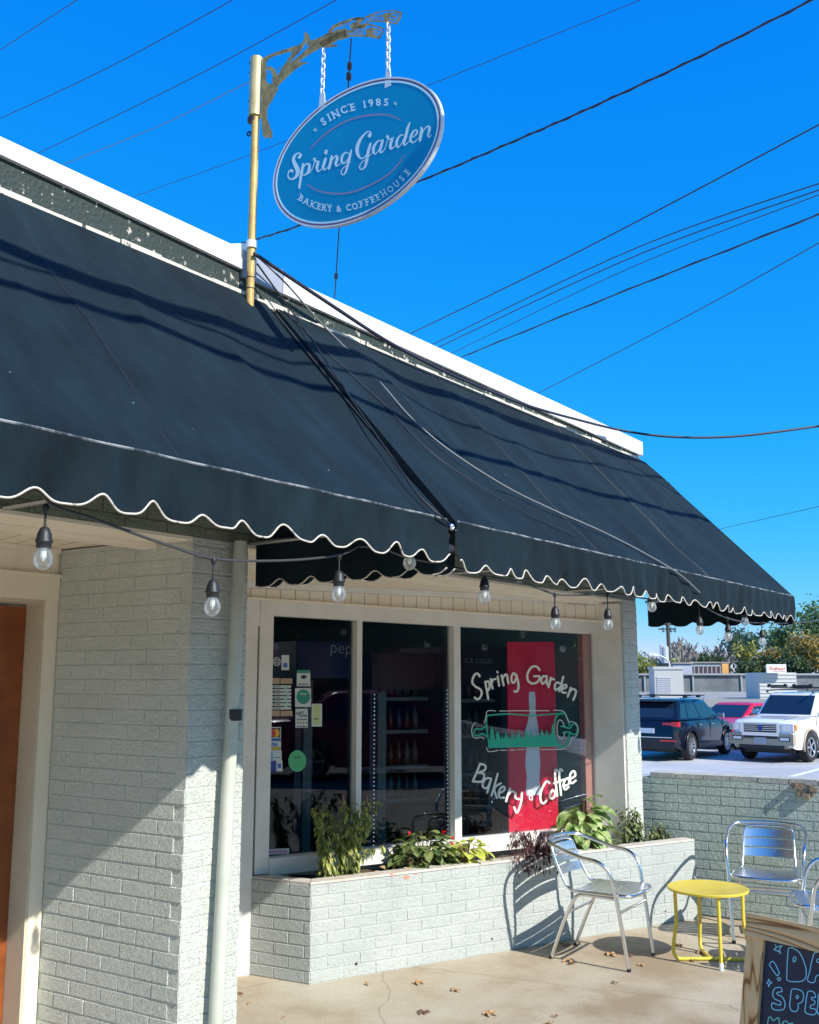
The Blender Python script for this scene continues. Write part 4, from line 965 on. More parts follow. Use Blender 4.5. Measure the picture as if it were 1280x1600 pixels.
def bulb(u, v0, v1, first=[None]):
    """hanging at pixel u: v0 cable, v1 bottom of the bulb"""
    a = lp_(u, v0); b = lp_(u, v1); z0, z1 = a.z, b.z; x = a; H_ = .105
    drop = max(.0, (z0 - z1) - H_)
    m = MB(); m.tube([x + Vector((0, 0, .006)), x - Vector((0, 0, drop))], .0030, 6)
    m.lathe(x - Vector((0, 0, 0)), (0, 0, -1), [(-.008, .004), (0, .009), (.012, .006), (.016, .0035)], 10)
    t = x - Vector((0, 0, drop))
    m.lathe(t, (0, 0, -1), [(0, .004), (.004, .010), (.018, .0165), (.030, .018), (.034, .0205), (.038, .0205), (.040, .018), (.052, .017), (.052, .006)], 16); m.sm = True
    so_ = child(m, 'socket', M['black'], sl0, auto=50)
    m = MB(); m.lathe(t, (0, 0, -1), [(.050, .013), (.058, .0165), (.068, .0215), (.080, .0235), (.092, .0205), (.101, .012), (.105, .0)], 18); m.sm = True
    bb = m.build('bulb', M['bulb'], so_)
    m = MB(); m.lathe(t, (0, 0, -1), [(.052, .008), (.074, .0075), (.084, .002)], 8)
    m.tube([t + Vector((math.cos(k) * .006, math.sin(k) * .006, -.072 - .006 * (i % 2))) for i, k in enumerate([0, 1, 2, 3, 4, 5, 6])], .0009, 4)
    m.build('filament', M['white'], so_)
for u, v0, v1 in ((72, 792, 892), (334, 874, 964), (530, 868, 942), (640, 845, 882), (757, 902, 944), (867, 928, 985), (949, 928, 985), (1018, 925, 948), (1092, 942, 992), (1137, 966, 1002), (1190, 972, 1009), (1163, 950, 978)): bulb(u, v0, v1)
# ================================================================ THINGS ON AND BEHIND THE GLASS
gl = lambda u, v, l=0.0: W.at(u, v, -.0395 + l)
def decal(name, pts, mat, label=None, lift=.0006):
    m = MB(); a = [gl(u, v, lift) for u, v in pts]; m.poly(a); o = m.build(name, mat, win)
    if label: o['label'] = label
    return o
D1 = lambda x, y: (410 + x / 7.273, 1000 + y / 7.273)
def drect(name, x0, y0, x1, y1, mat, label=None, lift=.0006, tilt=0): return decal(name, [D1(x0, y1), D1(x1, y1), D1(x1, y0), D1(x0, y0)], mat, label, lift)
paper = pm('sticker_paper', (.55, .60, .58), .5); green = pm('sticker_green', (.03, .26, .18), .5); kraft = pm('kraft_paper', (.42, .30, .20), .6)
dkink = pm('dark_ink', (.02, .03, .05), .5); blue = pm('sticker_blue', (.03, .12, .42), .4); lime = pm('sticker_lime', (.50, .55, .25), .5); grn2 = pm('sticker_leaf_green', (.10, .50, .20), .5)
def dtext(s, x, y, size, mat, ang=0, off=.02, sx=1.0):
    m = MB(); put_text(m, s, x, y, ang, size, lambda a, b, l: gl(*D1(a, b), .0012 + l), 0, off, 0, sx); m.build('sticker_lettering', mat, win)
def disc(cx, cy, rx, ry, mat, name='round_sticker', label=None, lift=.0008): return decal(name, [D1(cx + rx * math.cos(-a), cy + ry * math.sin(-a)) for a in [2 * math.pi * k / 28 for k in range(28)]][::-1], mat, label, lift)
disc(165, 246, 42, 50, paper, label='small round dark lettered sticker'); disc(165, 246, 34, 40, dkink, lift=.001); dtext('PIZZA', 165, 240, 26, paper); dtext('FRESH', 165, 268, 26, paper)
drect('sticker', 218, 172, 305, 342, paper, 'upright white card with blue square'); drect('sticker_print', 238, 262, 284, 312, blue, lift=.001)
drect('sticker', 392, 342, 545, 525, paper, 'white sticker with green top'); drect('sticker_print', 392, 342, 545, 378, green, lift=.001); disc(470, 420, 34, 22, dkink, 'sticker_print', lift=.001); dtext('Magazine', 468, 512, 30, dkink)
drect('sticker', 372, 548, 553, 762, paper, 'white sticker with round green emblem'); disc(466, 645, 78, 84, green, 'sticker_print', lift=.001); dtext('vegan', 466, 622, 36, paper)
drect('sticker', 376, 782, 517, 997, paper, 'gift cards notice'); dtext('GIFT', 428, 848, 46, dkink, -4, .03); dtext('Cards', 462, 872, 38, dkink, 0, .03)
for yy in (905, 985): drect('sticker_print', 392, yy - 5, 505, yy + 4, dkink, lift=.001)
for k in range(4): disc(402 + k * 32, 942, 11, 15, kraft, 'sticker_print', lift=.001)
drect('sticker', 560, 726, 678, 984, paper, 'upright yellow green card'); drect('sticker_print', 576, 738, 662, 960, lime, lift=.001); dtext('mtb', 608, 906, 34, dkink)
for yy in ((432, 500), (800, 868)):
    drect('paper_strip', 106, yy[0], 198, yy[1], kraft); drect('paper_strip', 206, yy[0] + 4, 342, yy[1] - 2, kraft)
for k in range(7):
    y = 515 + k * 41; drect('hours_strip', 136, y, 328, y + 29, paper); drect('hours_strip', 104, y, 128, y + 29, paper); drect('hours_print', 150, y + 10, 205, y + 18, dkink, lift=.001)
m = MB()
sxx = [(285, 530), (255, 560), (280, 600), (290, 640), (260, 680), (285, 720), (265, 760)]
stroke(m, [(x, y, 26) for x, y in sxx], lambda a, b, l: gl(*D1(a, b), .0016 + l)); m.build('painted_squiggle', pm('pale_green_paint', (.35, .55, .45), .6), win)
drect('card_sticker', 82, 990, 212, 1115, paper, 'red and yellow card logo sticker'); drect('sticker_print', 90, 1000, 204, 1106, dkink, lift=.0009); disc(118, 1056, 36, 44, pm('sticker_red', (.55, .05, .03), .5), 'sticker_print', lift=.0012); disc(160, 1056, 36, 46, pm('sticker_orange', (.75, .38, .02), .5), 'sticker_print', lift=.0011)
drect('card_sticker', 82, 1120, 212, 1256, paper, 'blue and gold card sticker reading VISA'); drect('sticker_print', 82, 1122, 210, 1150, blue, lift=.001); drect('sticker_print', 82, 1216, 206, 1250, pm('sticker_gold', (.50, .36, .03), .5), lift=.001); dtext('VISA', 132, 1208, 52, blue, 0, .05, .9)
drect('card_sticker', 78, 1258, 220, 1372, paper, 'white card sticker with blue block'); drect('sticker_print', 80, 1270, 118, 1366, pm('sticker_sky', (.12, .35, .60), .5), lift=.001); drect('sticker_print', 126, 1332, 205, 1340, blue, lift=.001)
drect('card_sticker', 76, 1374, 160, 1492, pm('sticker_navy', (.03, .05, .28), .5)); drect('card_sticker', 160, 1372, 228, 1494, paper); drect('sticker_print', 174, 1404, 212, 1456, blue, lift=.001)
disc(397, 1376, 100, 122, grn2, label='round green sticker low on the left pane'); disc(397, 1376, 88, 108, pm('sticker_green_in', (.08, .42, .17), .5), 'sticker_print', lift=.001); dtext('local', 397, 1345, 40, dkink)
decal('bottom_sticker', [(417.5, 1336), (452, 1334.5), (452, 1325.5), (418, 1327)], paper, 'low strip sticker in pink and blue print')
m = MB(); put_text(m, 'ANDERSON', 434, 1333.5, -1.5, 7.5, lambda a, b, l: gl(a, b, .0012 + l), 0, .03, 0, .72); m.build('sticker_lettering', pm('sticker_pink', (.55, .12, .30), .5), win)

# hand painted window lettering
G5 = lambda x, y, l: gl(720 + x / 6.4, 1020 + y / 6.4, .0012 + l)
G6 = lambda x, y, l: gl(720 + x / 6.4, 1170 + y / 6.4, .0012 + l)
def wpt(strk, w): return [[(x, y, w) for x, y in s] for s in strk]
paintw = pm('window_paint_white', (.80, .80, .72), .6)
w5 = wpt([[(190, 235), (172, 210), (140, 220), (115, 290), (145, 335), (200, 370), (208, 420), (175, 466), (140, 448)],
 [(245, 290), (262, 380), (276, 462)], [(248, 300), (275, 285), (290, 325), (280, 370), (262, 380)],
 [(300, 262), (310, 320), (320, 358)], [(308, 300), (325, 270), (348, 262)], [(370, 238), (385, 330)], [(366, 190), (370, 198)],
 [(408, 225), (420, 280), (430, 325)], [(418, 262), (442, 222), (462, 222), (470, 270), (478, 306)],
 [(552, 225), (528, 205), (508, 245), (512, 290), (535, 298), (556, 250)], [(556, 220), (574, 290), (578, 350), (562, 388), (538, 384)],
 [(790, 172), (755, 136), (705, 148), (668, 215), (675, 280), (720, 308), (770, 290), (790, 238), (735, 236)],
 [(858, 240), (825, 235), (805, 275), (820, 310), (852, 282)], [(858, 232), (862, 285), (868, 322)],
 [(900, 250), (890, 300), (880, 344)], [(893, 288), (912, 260), (935, 268)],
 [(988, 305), (960, 298), (940, 335), (952, 372), (985, 350)], [(1026, 240), (1005, 320), (986, 386)],
 [(1012, 362), (1052, 350), (1058, 325), (1035, 322), (1012, 352), (1018, 396), (1052, 400)],
 [(1100, 350), (1085, 400), (1070, 438)], [(1088, 392), (1120, 362), (1152, 380), (1145, 425), (1126, 472)]], 21)
w6 = wpt([[(195, 150), (160, 235), (122, 322)], [(195, 150), (245, 168), (240, 212), (172, 240)], [(172, 240), (228, 250), (232, 292), (200, 330), (122, 326)],
 [(302, 300), (262, 295), (222, 340), (228, 388), (268, 388), (298, 320)], [(305, 300), (285, 370), (266, 438)],
 [(370, 250), (340, 360), (308, 470)], [(402, 345), (338, 395), (362, 492)],
 [(388, 445), (432, 418), (440, 388), (412, 382), (382, 430), (390, 486), (432, 488)],
 [(492, 398), (472, 460), (455, 525)], [(476, 460), (510, 425), (545, 440)],
 [(550, 445), (548, 490), (585, 505)], [(612, 435), (605, 530), (565, 640), (535, 585)],
 [(886, 345), (864, 322), (824, 378), (798, 460), (804, 528), (832, 546), (862, 512)],
 [(922, 410), (895, 448), (895, 490), (928, 492), (946, 445), (922, 410)],
 [(972, 222), (948, 212), (945, 280), (955, 380), (966, 472)], [(1018, 218), (995, 205), (986, 270), (995, 370), (1004, 462)], [(935, 345), (985, 328), (1030, 308)],
 [(1038, 372), (1082, 350), (1078, 300), (1050, 305), (1028, 360), (1042, 408), (1080, 382)],
 [(1098, 300), (1145, 270), (1135, 225), (1105, 240), (1090, 295), (1108, 345), (1150, 318)]], 21)
w6 += wpt([[(722, 430), (690, 418), (686, 450), (715, 478), (712, 512), (690, 502), (690, 480), (740, 440)]], 11)
mm_ = MB()
for i, s in enumerate(w5): stroke(mm_, s, G5, lift=.00003 * i)
mm_.build('painted_lettering', paintw, win)
mm_ = MB()
for i, s in enumerate(w6): stroke(mm_, s, G6, lift=.0004 + .00003 * i)
mm_.build('painted_lettering', paintw, win)
# green rolling pin with grass
grp = pm('window_paint_green', (.02, .42, .27), .6)
mm_ = MB()
gs = wpt([[(262, 628), (470, 612), (700, 628), (900, 615), (1040, 605)], [(262, 628), (258, 720), (268, 820), (292, 952)],
 [(248, 735), (205, 765), (165, 762), (140, 772), (132, 800), (145, 826), (180, 830), (215, 808), (262, 838)],
 [(955, 640), (938, 720), (940, 820), (965, 900), (1010, 945)], [(1040, 605), (1068, 660), (1082, 700), (1085, 730)], [(1085, 800), (1085, 850), (1060, 915), (1010, 950)],
 [(955, 640), (980, 618), (1040, 605)], [(1000, 735), (1040, 740), (1090, 755), (1120, 715), (1155, 722), (1168, 765), (1150, 815), (1110, 812), (1080, 790), (1020, 800)]], 15)
for i, s in enumerate(gs): stroke(mm_, s, G5, lift=.00003 * i)
grass_top = [(275, 860), (290, 880), (300, 770), (312, 725), (330, 790), (345, 875), (352, 850), (352, 800), (370, 785), (388, 820), (402, 870), (418, 820), (432, 868), (448, 790), (462, 820), (478, 866), (486, 825), (500, 866), (512, 770), (528, 830), (540, 866), (552, 800), (562, 860), (578, 765), (595, 820), (610, 858), (624, 830), (640, 856), (645, 750), (665, 800), (690, 856), (698, 768), (715, 800), (728, 850), (760, 815), (790, 848), (808, 760), (825, 800), (842, 845), (856, 765), (870, 800), (884, 842), (890, 790), (904, 838), (918, 705), (935, 770), (950, 860), (985, 925), (1030, 945)]
for a, b in zip(grass_top, grass_top[1:]):
    f = lambda x: 952 - (x - 290) * .02 + 0
    mm_.add([G5(a[0], f(a[0]), -.0002), G5(b[0] + .3, f(b[0]), -.0002), G5(b[0] + .3, b[1], -.0002), G5(a[0], a[1], -.0002)], [(0, 1, 2, 3)])
mm_.build('painted_rolling_pin', grp, win)
mm_ = MB()
ws_ = wpt([[(235, 700), (252, 650), (262, 590), (300, 578), (348, 584)], [(390, 582), (640, 580), (885, 580)], [(930, 574), (1010, 580), (1045, 605), (1058, 640), (1085, 690), (1120, 690), (1165, 720), (1175, 790), (1150, 840), (1110, 850), (1098, 900), (1070, 932)],
 [(145, 700), (118, 735), (110, 790), (125, 840), (160, 855), (205, 845), (235, 862)], [(258, 948), (275, 985), (320, 988), (375, 975)], [(395, 975), (465, 975)], [(490, 974), (545, 974)], [(570, 970), (640, 968)], [(800, 968), (1010, 965), (1040, 950)],
 [(1035, 740), (1020, 690), (985, 672), (965, 730), (970, 820), (1000, 862), (1030, 840), (1038, 800)]], 7)
for i, s in enumerate(ws_): stroke(mm_, s, G5, lift=.0016 + .00003 * i)
mm_.build('painted_outline', paintw, win)

# red banner with a pale bottle, just inside the glass
bn = thing('red_banner', 'tall red banner with pale bottle silhouette standing inside the right window pane', 'banner', W.P(1.8, -.09, .6))
BNO = -.085
m = MB(); c4 = [W.at(795.5, 1306, BNO), W.at(873, 1300, BNO), W.at(866.5, 1003, BNO), W.at(793, 1003, BNO)]
for i in (0, 1): c4[i].z = ZB - .03
m.poly(c4, W.n * -.012); child(m, 'panel', pm('red_banner_vinyl', (.88, .010, .050), .5, col2=(.80, .008, .06), vs=3), bn)
Lb = [(462, 440), (460, 480), (463, 560), (452, 620), (438, 665), (446, 760), (440, 850), (449, 930), (443, 1000), (450, 1032)]; Rb = [(494, 440), (498, 480), (499, 560), (510, 620), (519, 680), (520, 760), (525, 850), (520, 930), (528, 1000), (524, 1026)]
m = MB(); U2 = lambda x, y: W.at(700 + x / 3.637, 960 + y / 3.637, BNO + .0015)
for i in range(len(Lb) - 1): m.quad(U2(*Lb[i]), U2(*Lb[i + 1]), U2(*Rb[i + 1]), U2(*Rb[i]))
child(m, 'bottle_print', pm('pale_bottle_print', (.80, .80, .82), .5), bn)

# beverage coolers inside
def cooler(label, u0, u1, vtop, off, header=None, led=True, shelves=(1092, 1143, 1198, 1250), seed=1, dark=(.012, .014, .02)):
    PLc = Plane(W.P(0, -off, 0), W.e)
    a = PLc.at(u0, 1100); b = PLc.at(u1, 1100); t0 = (a - PLc.p).dot(PLc.e); t1 = (b - PLc.p).dot(PLc.e); zt = PLc.at((u0 + u1) / 2, vtop).z
    root = thing('beverage_cooler', label, 'cooler', PLc.P(t0, 0, 0), group='drinks coolers inside the shop')
    bm_ = pm('cooler_black', dark, .4); D = -.6
    m = MB(); m.pbox(PLc, t0, t0 + .05, D, 0, 0, zt); m.pbox(PLc, t1 - .05, t1, D, 0, 0, zt); m.pbox(PLc, t0 + .05, t1 - .05, D, D + .03, 0, zt); m.pbox(PLc, t0 + .05, t1 - .05, D + .03, 0, 0, .16); m.pbox(PLc, t0 + .05, t1 - .05, D + .03, 0, zt - .26, zt)
    child(m, 'cabinet', bm_, root)
    if header:
        m = MB(); m.pbox(PLc, t0 + .004, t1 - .004, .001, .02, zt - .26, zt - .01); child(m, 'header_panel', pm('cooler_header_' + header[0], header[1], .35), root)
    m = MB(); random.seed(seed); zs = []
    for v in shelves: zs.append(PLc.at((u0 + u1) / 2, v, -.08).z)
    for z in zs: m.pbox(PLc, t0 + .06, t1 - .06, D + .04, -.06, z - .012, z + .012)
    child(m, 'shelf', pm('shelf_white', (.12, .15, .15), .5), root)
    cols = [(.05, .006, .006), (.01, .04, .016), (.07, .065, .06), (.008, .015, .04), (.05, .025, .008)]
    for z in zs:
        x = t0 + .10
        while x < t1 - .1:
            m = MB(); m.lathe(PLc.P(x, -.12, z + .013), (0, 0, 1), [(0, .001), (0, .028), (.10, .028), (.135, .012), (.165, .011), (.165, .001)], 10); m.sm = True
            ci = random.randrange(5); child(m, 'bottle', pm('bottle_glass_%d' % ci, cols[ci], .12), root); x += .068
    if led:
        for x in (t0 + .035,):
            m = MB(); z = .2
            while z < zt - .28: m.lathe(PLc.P(x, .003, z), PLc.n, [(0, .0035), (.003, .0025), (.0035, 0)], 6); z += .028
            child(m, 'led_strip', pm('led_dots', (.8, .9, 1), .4, emit=((.8, .92, 1), .5)), root)
    m = MB(); m.pbox(PLc, t0 + .055, t0 + .12, .002, .02, .17, zt - .28); child(m, 'door_stile', pm('door_stile_grey', (.10, .14, .15), .4), root)
    return PLc, t0, t1, zt
Pc, ta, tb, zt = cooler('dark cooler in the shop behind the left pane, blue header lettered in white', 462, 556, 1002, 1.0, ('blue', (.012, .02, .09)), led=False, shelves=(), seed=2, dark=(.012, .018, .05))
m = MB(); put_text(m, 'pep', 533, 1021, 4, 27, lambda a, b, l: Pc.at(a, b, .022 + l), 0, -.005, 0, .9); o = m.build('header_lettering', pm('header_letter', (.35, .38, .42), .5))
par = [x for x in C.objects if x.name == 'beverage_cooler'][0]; o.parent = par; o.matrix_parent_inverse = Matrix.Translation(par.location).inverted()
cooler('tall black cooler behind the middle pane with dotted light strip and bottle shelves', 578, 690, 1020, .75, ('dark', (.03, .012, .015)), seed=4)
Pc, ta, tb, zt = cooler('black cooler behind the right pane marked ICE COLD', 692, 792, 1012, .62, ('ink', (.014, .012, .02)), seed=6, shelves=(1095, 1150, 1210, 1262))
m = MB(); put_text(m, 'ICE COLD', 747, 1036, 2, 9.5, lambda a, b, l: Pc.at(a, b, .022 + l), 0, 0, 0, 1.0); o = m.build('header_lettering', MATS['header_letter'])
par = [x for x in C.objects if x.name.startswith('beverage_cooler')][-1]; o.parent = par; o.matrix_parent_inverse = Matrix.Translation(par.location).inverted()

# ================================================================ CHAIRS
def make_chair(label):
    root = thing('bistro_chair', label, 'chair', group='aluminium slat bistro chairs')
    T = .0125
    # local: y forward, x right
    def mir(pts): return [(-x, y, z) for x, y, z in pts]
    half = [(.225, .215, 0), (.235, .185, .22), (.245, .15, .44), (.258, .12, .58), (.268, .05, .648), (.272, -.08, .672), (.268, -.22, .712), (.225, -.315, .742), (.12, -.350, .752), (0, -.358, .755)]
    pts = half + mir(half)[::-1][1:]
    m = MB(); m.tube(smoothpath(pts, 5), T, 12); m.sm = True; m.build('arm_loop', M['alu'], root, auto=40)
    hb = [(0, -.352, .728), (.12, -.345, .726), (.168, -.325, .70), (.178, -.285, .60), (.182, -.235, .50), (.186, -.20, .455), (.20, -.15, .443), (.222, .0, .446), (.225, .16, .448), (.19, .225, .445), (.10, .24, .442), (0, .243, .441)]
    pts = hb + mir(hb)[::-1][1:-1]
    m = MB(); m.tube(smoothpath(pts + [pts[0]], 5), .0105, 10); m.sm = True; m.build('seat_frame', M['alu'], root, auto=40)
    for s in (-1, 1):
        m = MB(); m.tube(smoothpath([(s * .20, -.33, 0), (s * .205, -.25, .20), (s * .21, -.165, .37), (s * .21, -.11, .425), (s * .215, .0, .43), (s * .235, .15, .43)], 5), .0115, 10); m.sm = True; m.build('leg', M['alu'], root, auto=40)
    m = MB(); m.tube([(-.24, .165, .345), (.24, .165, .345)], .0095, 10); m.tube([(-.207, -.21, .30), (.207, -.21, .30)], .0085, 10)
    m.tube([(-.232, .05, .352), (-.207, -.17, .36)], .008, 8) ; m.sm = True; m.build('stretcher', M['alu'], root, auto=40)
    def slat(name, f, n=12, w=.0):
        m = MB(); m.sm = True; vs = []
        for i in range(n + 1):
            t = i / n; a, b, nr = f(t); vs += [a, b, b + nr * .004, a + nr * .004]
        m.add(vs, [(4 * i + k, 4 * i + (k + 1) % 4, 4 * i + 4 + (k + 1) % 4, 4 * i + 4 + k) for i in range(n) for k in range(4)] + [(0, 1, 2, 3), (4 * n + 3, 4 * n + 2, 4 * n + 1, 4 * n)])
        m.build(name, M['alu_slat'], root, auto=35)
    for k in range(3):
        z0 = .520 + k * .066; z1 = z0 + .055
        def f(t, z0=z0, z1=z1):
            x = (t * 2 - 1) * .180; c = -.030 * (1 - (x / .18) ** 2)
            yb = lambda z: -.245 - (z - .5) * .36
            return Vector((x, yb(z0) + c, z0)), Vector((x, yb(z1) + c, z1)), Vector((0, -1, -.3)).normalized()
        slat('back_slat', f)
    for k in range(5):
        y0 = -.165 + k * .078; y1 = y0 + .068
        def f(t, y0=y0, y1=y1):
            x = (t * 2 - 1) * .215; z = .452 - .012 * (1 - (x / .215) ** 2) + .004 * (y0 > .1)
            return Vector((x, y0, z)), Vector((x, y1, z)), Vector((0, 0, 1))
        slat('seat_slat', f)
    for x, y in ((.225, .215), (-.225, .215), (.20, -.33), (-.20, -.33)): m = MB(); m.tube([(x, y, -.0), (x * .999, y * .998, .02)], .0142, 10); m.build('foot_cap', M['black'], root)
    return root
ch1 = make_chair('aluminium slat armchair in front of the planter, facing right')
def place(o, x, y, a): o.scale = (.88, .88, .88); o.location = (x, y, 0); o.rotation_euler = (0, 0, -R(a))
pf = (onz(983, 1520) + onz(1030, 1494)) / 2; pr = (onz(855, 1499) + onz(898, 1475)) / 2
fd = (pf - pr).normalized(); cc = (pf + pr) / 2 + fd * .05
place(ch1, cc.x, cc.y, math.degrees(math.atan2(fd.x, fd.y)))
print('chair1', cc, math.degrees(math.atan2(fd.x, fd.y)))
ch2 = copy_tree(ch1); ch2['label'] = 'aluminium slat armchair with its back to the brick retaining wall, behind the yellow table'; ch2.name = 'bistro_chair.001'
fr = onz(1147, 1474); fa = 203; f_ = az(fa); rt = Vector((f_.y, -f_.x, 0))    # image right
c2 = fr - rt * .198 * (1 if rt.x < 0 else -1) - f_ * .19
place(ch2, c2.x, c2.y, fa)
ch3 = copy_tree(ch1); ch3['label'] = 'aluminium slat armchair cut by the right edge of the picture, above the chalkboard'; ch3.name = 'bistro_chair.002'
c3 = onz(1240, 1404, .395); c3 = c3 - az(285) * .205
place(ch3, c3.x, c3.y, 285)

# ================================================================ TABLE
tb = thing('side_table', 'small round yellow metal side table between the chairs', 'table', (0, 0, 0))
TC = onz(1106, 1386, .405); TC.z = 0; tb.location = TC
m = MB(); m.lathe((0, 0, 0), (0, 0, 1), [(.392, .0), (.392, .205), (.388, .222), (.3905, .228), (.401, .230), (.404, .226), (.4015, .218), (.4005, .0)], 48); m.sm = True
m.build('table_top', M['yellow'], tb, auto=30)
lr = .195
def tl(a, splay=.025):
    d = Vector((math.cos(a), math.sin(a), 0)); return [d * lr + Vector((0, 0, .392)), d * (lr - .004) + Vector((0, 0, .22)), d * (lr + splay) + Vector((0, 0, .06)), d * (lr + splay - .02) + Vector((0, 0, .013)), d * (lr - .06) + Vector((0, 0, .0115)), d * .0 + Vector((0, 0, .0115))]
fl = math.atan2(-1.0, -.10)
for k, a in enumerate((math.pi + .05, .0 - .1, math.pi / 2)):
    m = MB(); m.tube(fillet(tl(a), .03), .0105, 10); m.sm = True; m.build('leg', M['yellow'], tb, auto=40)
m = MB(); m.tube([(.0, -.20, .392), (.0, -.20, .03)], .0105, 10); m.sm = True; l_ = m.build('leg', M['yellow'], tb, auto=40)
m = MB(); m.tube([(.0, -.20, .04), (.0, -.20, .0)], .0125, 10); m.build('foot_cap', M['white'], l_)

# ================================================================ CHALKBOARD
BD = 3.3
tl_ = ond(1172, 1427, BD); be = az(143)
nh = az(233); dn = (nh * math.sin(R(13)) + Vector((0, 0, -math.cos(R(13))))).normalized()
bn_ = be.cross(dn).normalized()
if bn_.dot(CAM - tl_) < 0: bn_ = -bn_
class GP:   # general plane through the board
    pass
CB = Plane(tl_, be, n=bn_)
cbt = thing('chalkboard_sign', 'wooden A frame chalkboard lettered DA and SPE in blue outline, front right', 'sandwich board', P3(tl_, 0))
wood = bpy.data.materials.new('plank_wood'); wood.use_nodes = True
def woodmat(m, axis):
    t = m.node_tree; N = t.nodes.new; L = t.links.new; b = t.nodes['Principled BSDF']; b.inputs['Roughness'].default_value = .6
    uv = N('ShaderNodeNewGeometry'); mp = N('ShaderNodeMapping'); 
    # grain runs along axis: compress that direction
    d1 = N('ShaderNodeVectorMath'); d1.operation = 'DOT_PRODUCT'; d1.inputs[1].default_value = tuple(axis); L(uv.outputs['Position'], d1.inputs[0])
    sc = N('ShaderNodeVectorMath'); sc.operation = 'SCALE'; sc.inputs[0].default_value = tuple(axis); L(d1.outputs['Value'], sc.inputs['Scale'])
    s2 = N('ShaderNodeVectorMath'); s2.operation = 'SCALE'; s2.inputs['Scale'].default_value = -.87; L(sc.outputs[0], s2.inputs[0])
    ad = N('ShaderNodeVectorMath'); L(uv.outputs['Position'], ad.inputs[0]); L(s2.outputs[0], ad.inputs[1])
    n = N('ShaderNodeTexNoise'); n.inputs['Scale'].default_value = 10; n.inputs['Detail'].default_value = 2; n.inputs['Distortion'].default_value = .6; L(ad.outputs[0], n.inputs['Vector'])
    mu = N('ShaderNodeMath'); mu.operation = 'MULTIPLY'; mu.inputs[1].default_value = 26; L(n.outputs[0], mu.inputs[0])
    sn = N('ShaderNodeMath'); sn.operation = 'PINGPONG'; sn.inputs[1].default_value = 1; L(mu.outputs[0], sn.inputs[0])
    r = N('ShaderNodeValToRGB'); e = r.color_ramp.elements; e[0].position = .05; e[0].color = (.30, .11, .03, 1); e[1].position = .6; e[1].color = (.88, .55, .25, 1); x = e.new(.25); x.color = (.76, .42, .15, 1)
    L(sn.outputs[0], r.inputs[0]); L(r.outputs[0], b.inputs['Base Color'])
    bp = N('ShaderNodeBump'); bp.inputs['Distance'].default_value = .002; L(sn.outputs[0], bp.inputs['Height']); L(bp.outputs[0], b.inputs['Normal'])
woodmat(wood, be); woodv = bpy.data.materials.new('plank_wood_upright'); woodv.use_nodes = True; woodmat(woodv, dn)
def bp_(x, y, o): return tl_ + be * x + dn * y + bn_ * o
def bbox(mb, x0, x1, y0, y1, o0, o1):
    mb.hexa([bp_(x0, y0, o0), bp_(x1, y0, o0), bp_(x1, y1, o0), bp_(x0, y1, o0)], [bp_(x0, y0, o1), bp_(x1, y0, o1), bp_(x1, y1, o1), bp_(x0, y1, o1)])
BWd, BHt = .62, tl_.z / math.cos(R(13)) - .0
m = MB(); bbox(m, -.004, BWd + .004, 0, .066, -.028, .012); child(m, 'top_rail', wood, cbt)
m = MB(); bbox(m, 0, .058, .0665, BHt, -.026, .008); child(m, 'frame_post', woodv, cbt)
m = MB(); bbox(m, BWd - .058, BWd, .0665, BHt, -.026, .008); child(m, 'frame_post', woodv, cbt)
m = MB(); bbox(m, .0585, BWd - .0585, BHt - .16, BHt - .09, -.026, .007); child(m, 'bottom_rail', wood, cbt)
m = MB(); bbox(m, .0585, BWd - .0585, .0665, BHt - .161, -.014, -.004); child(m, 'slate_panel', pm('chalkboard_slate', (.016, .02, .045), .55, col2=(.03, .036, .065), vs=9), cbt)
m = MB()
for x in (.0, BWd - .05):
    p = bp_(x + .025, .03, -.05); q = p - nh * .36; q.z = 0
    m.box((p + q) / 2, be, (q - p).normalized(), be.cross((q - p).normalized()), .025, (q - p).length / 2, .012)
child(m, 'rear_leg', woodv, cbt)
KB = lambda x, y, l: CB.at(1120 + x / 6.156, 1340 + y / 6.156, -.0035 + l)
def chalk(name, mat, data, w):
    mb = MB()
    for i, s in enumerate(data): stroke(mb, [(x, y, w) for x, y in s], KB, lift=.0004 + .00004 * i)
    child(mb, name, mat, cbt)
chb = pm('blue_chalk', (.32, .78, .90), .7); chg = pm('green_chalk', (.20, .80, .60), .7)
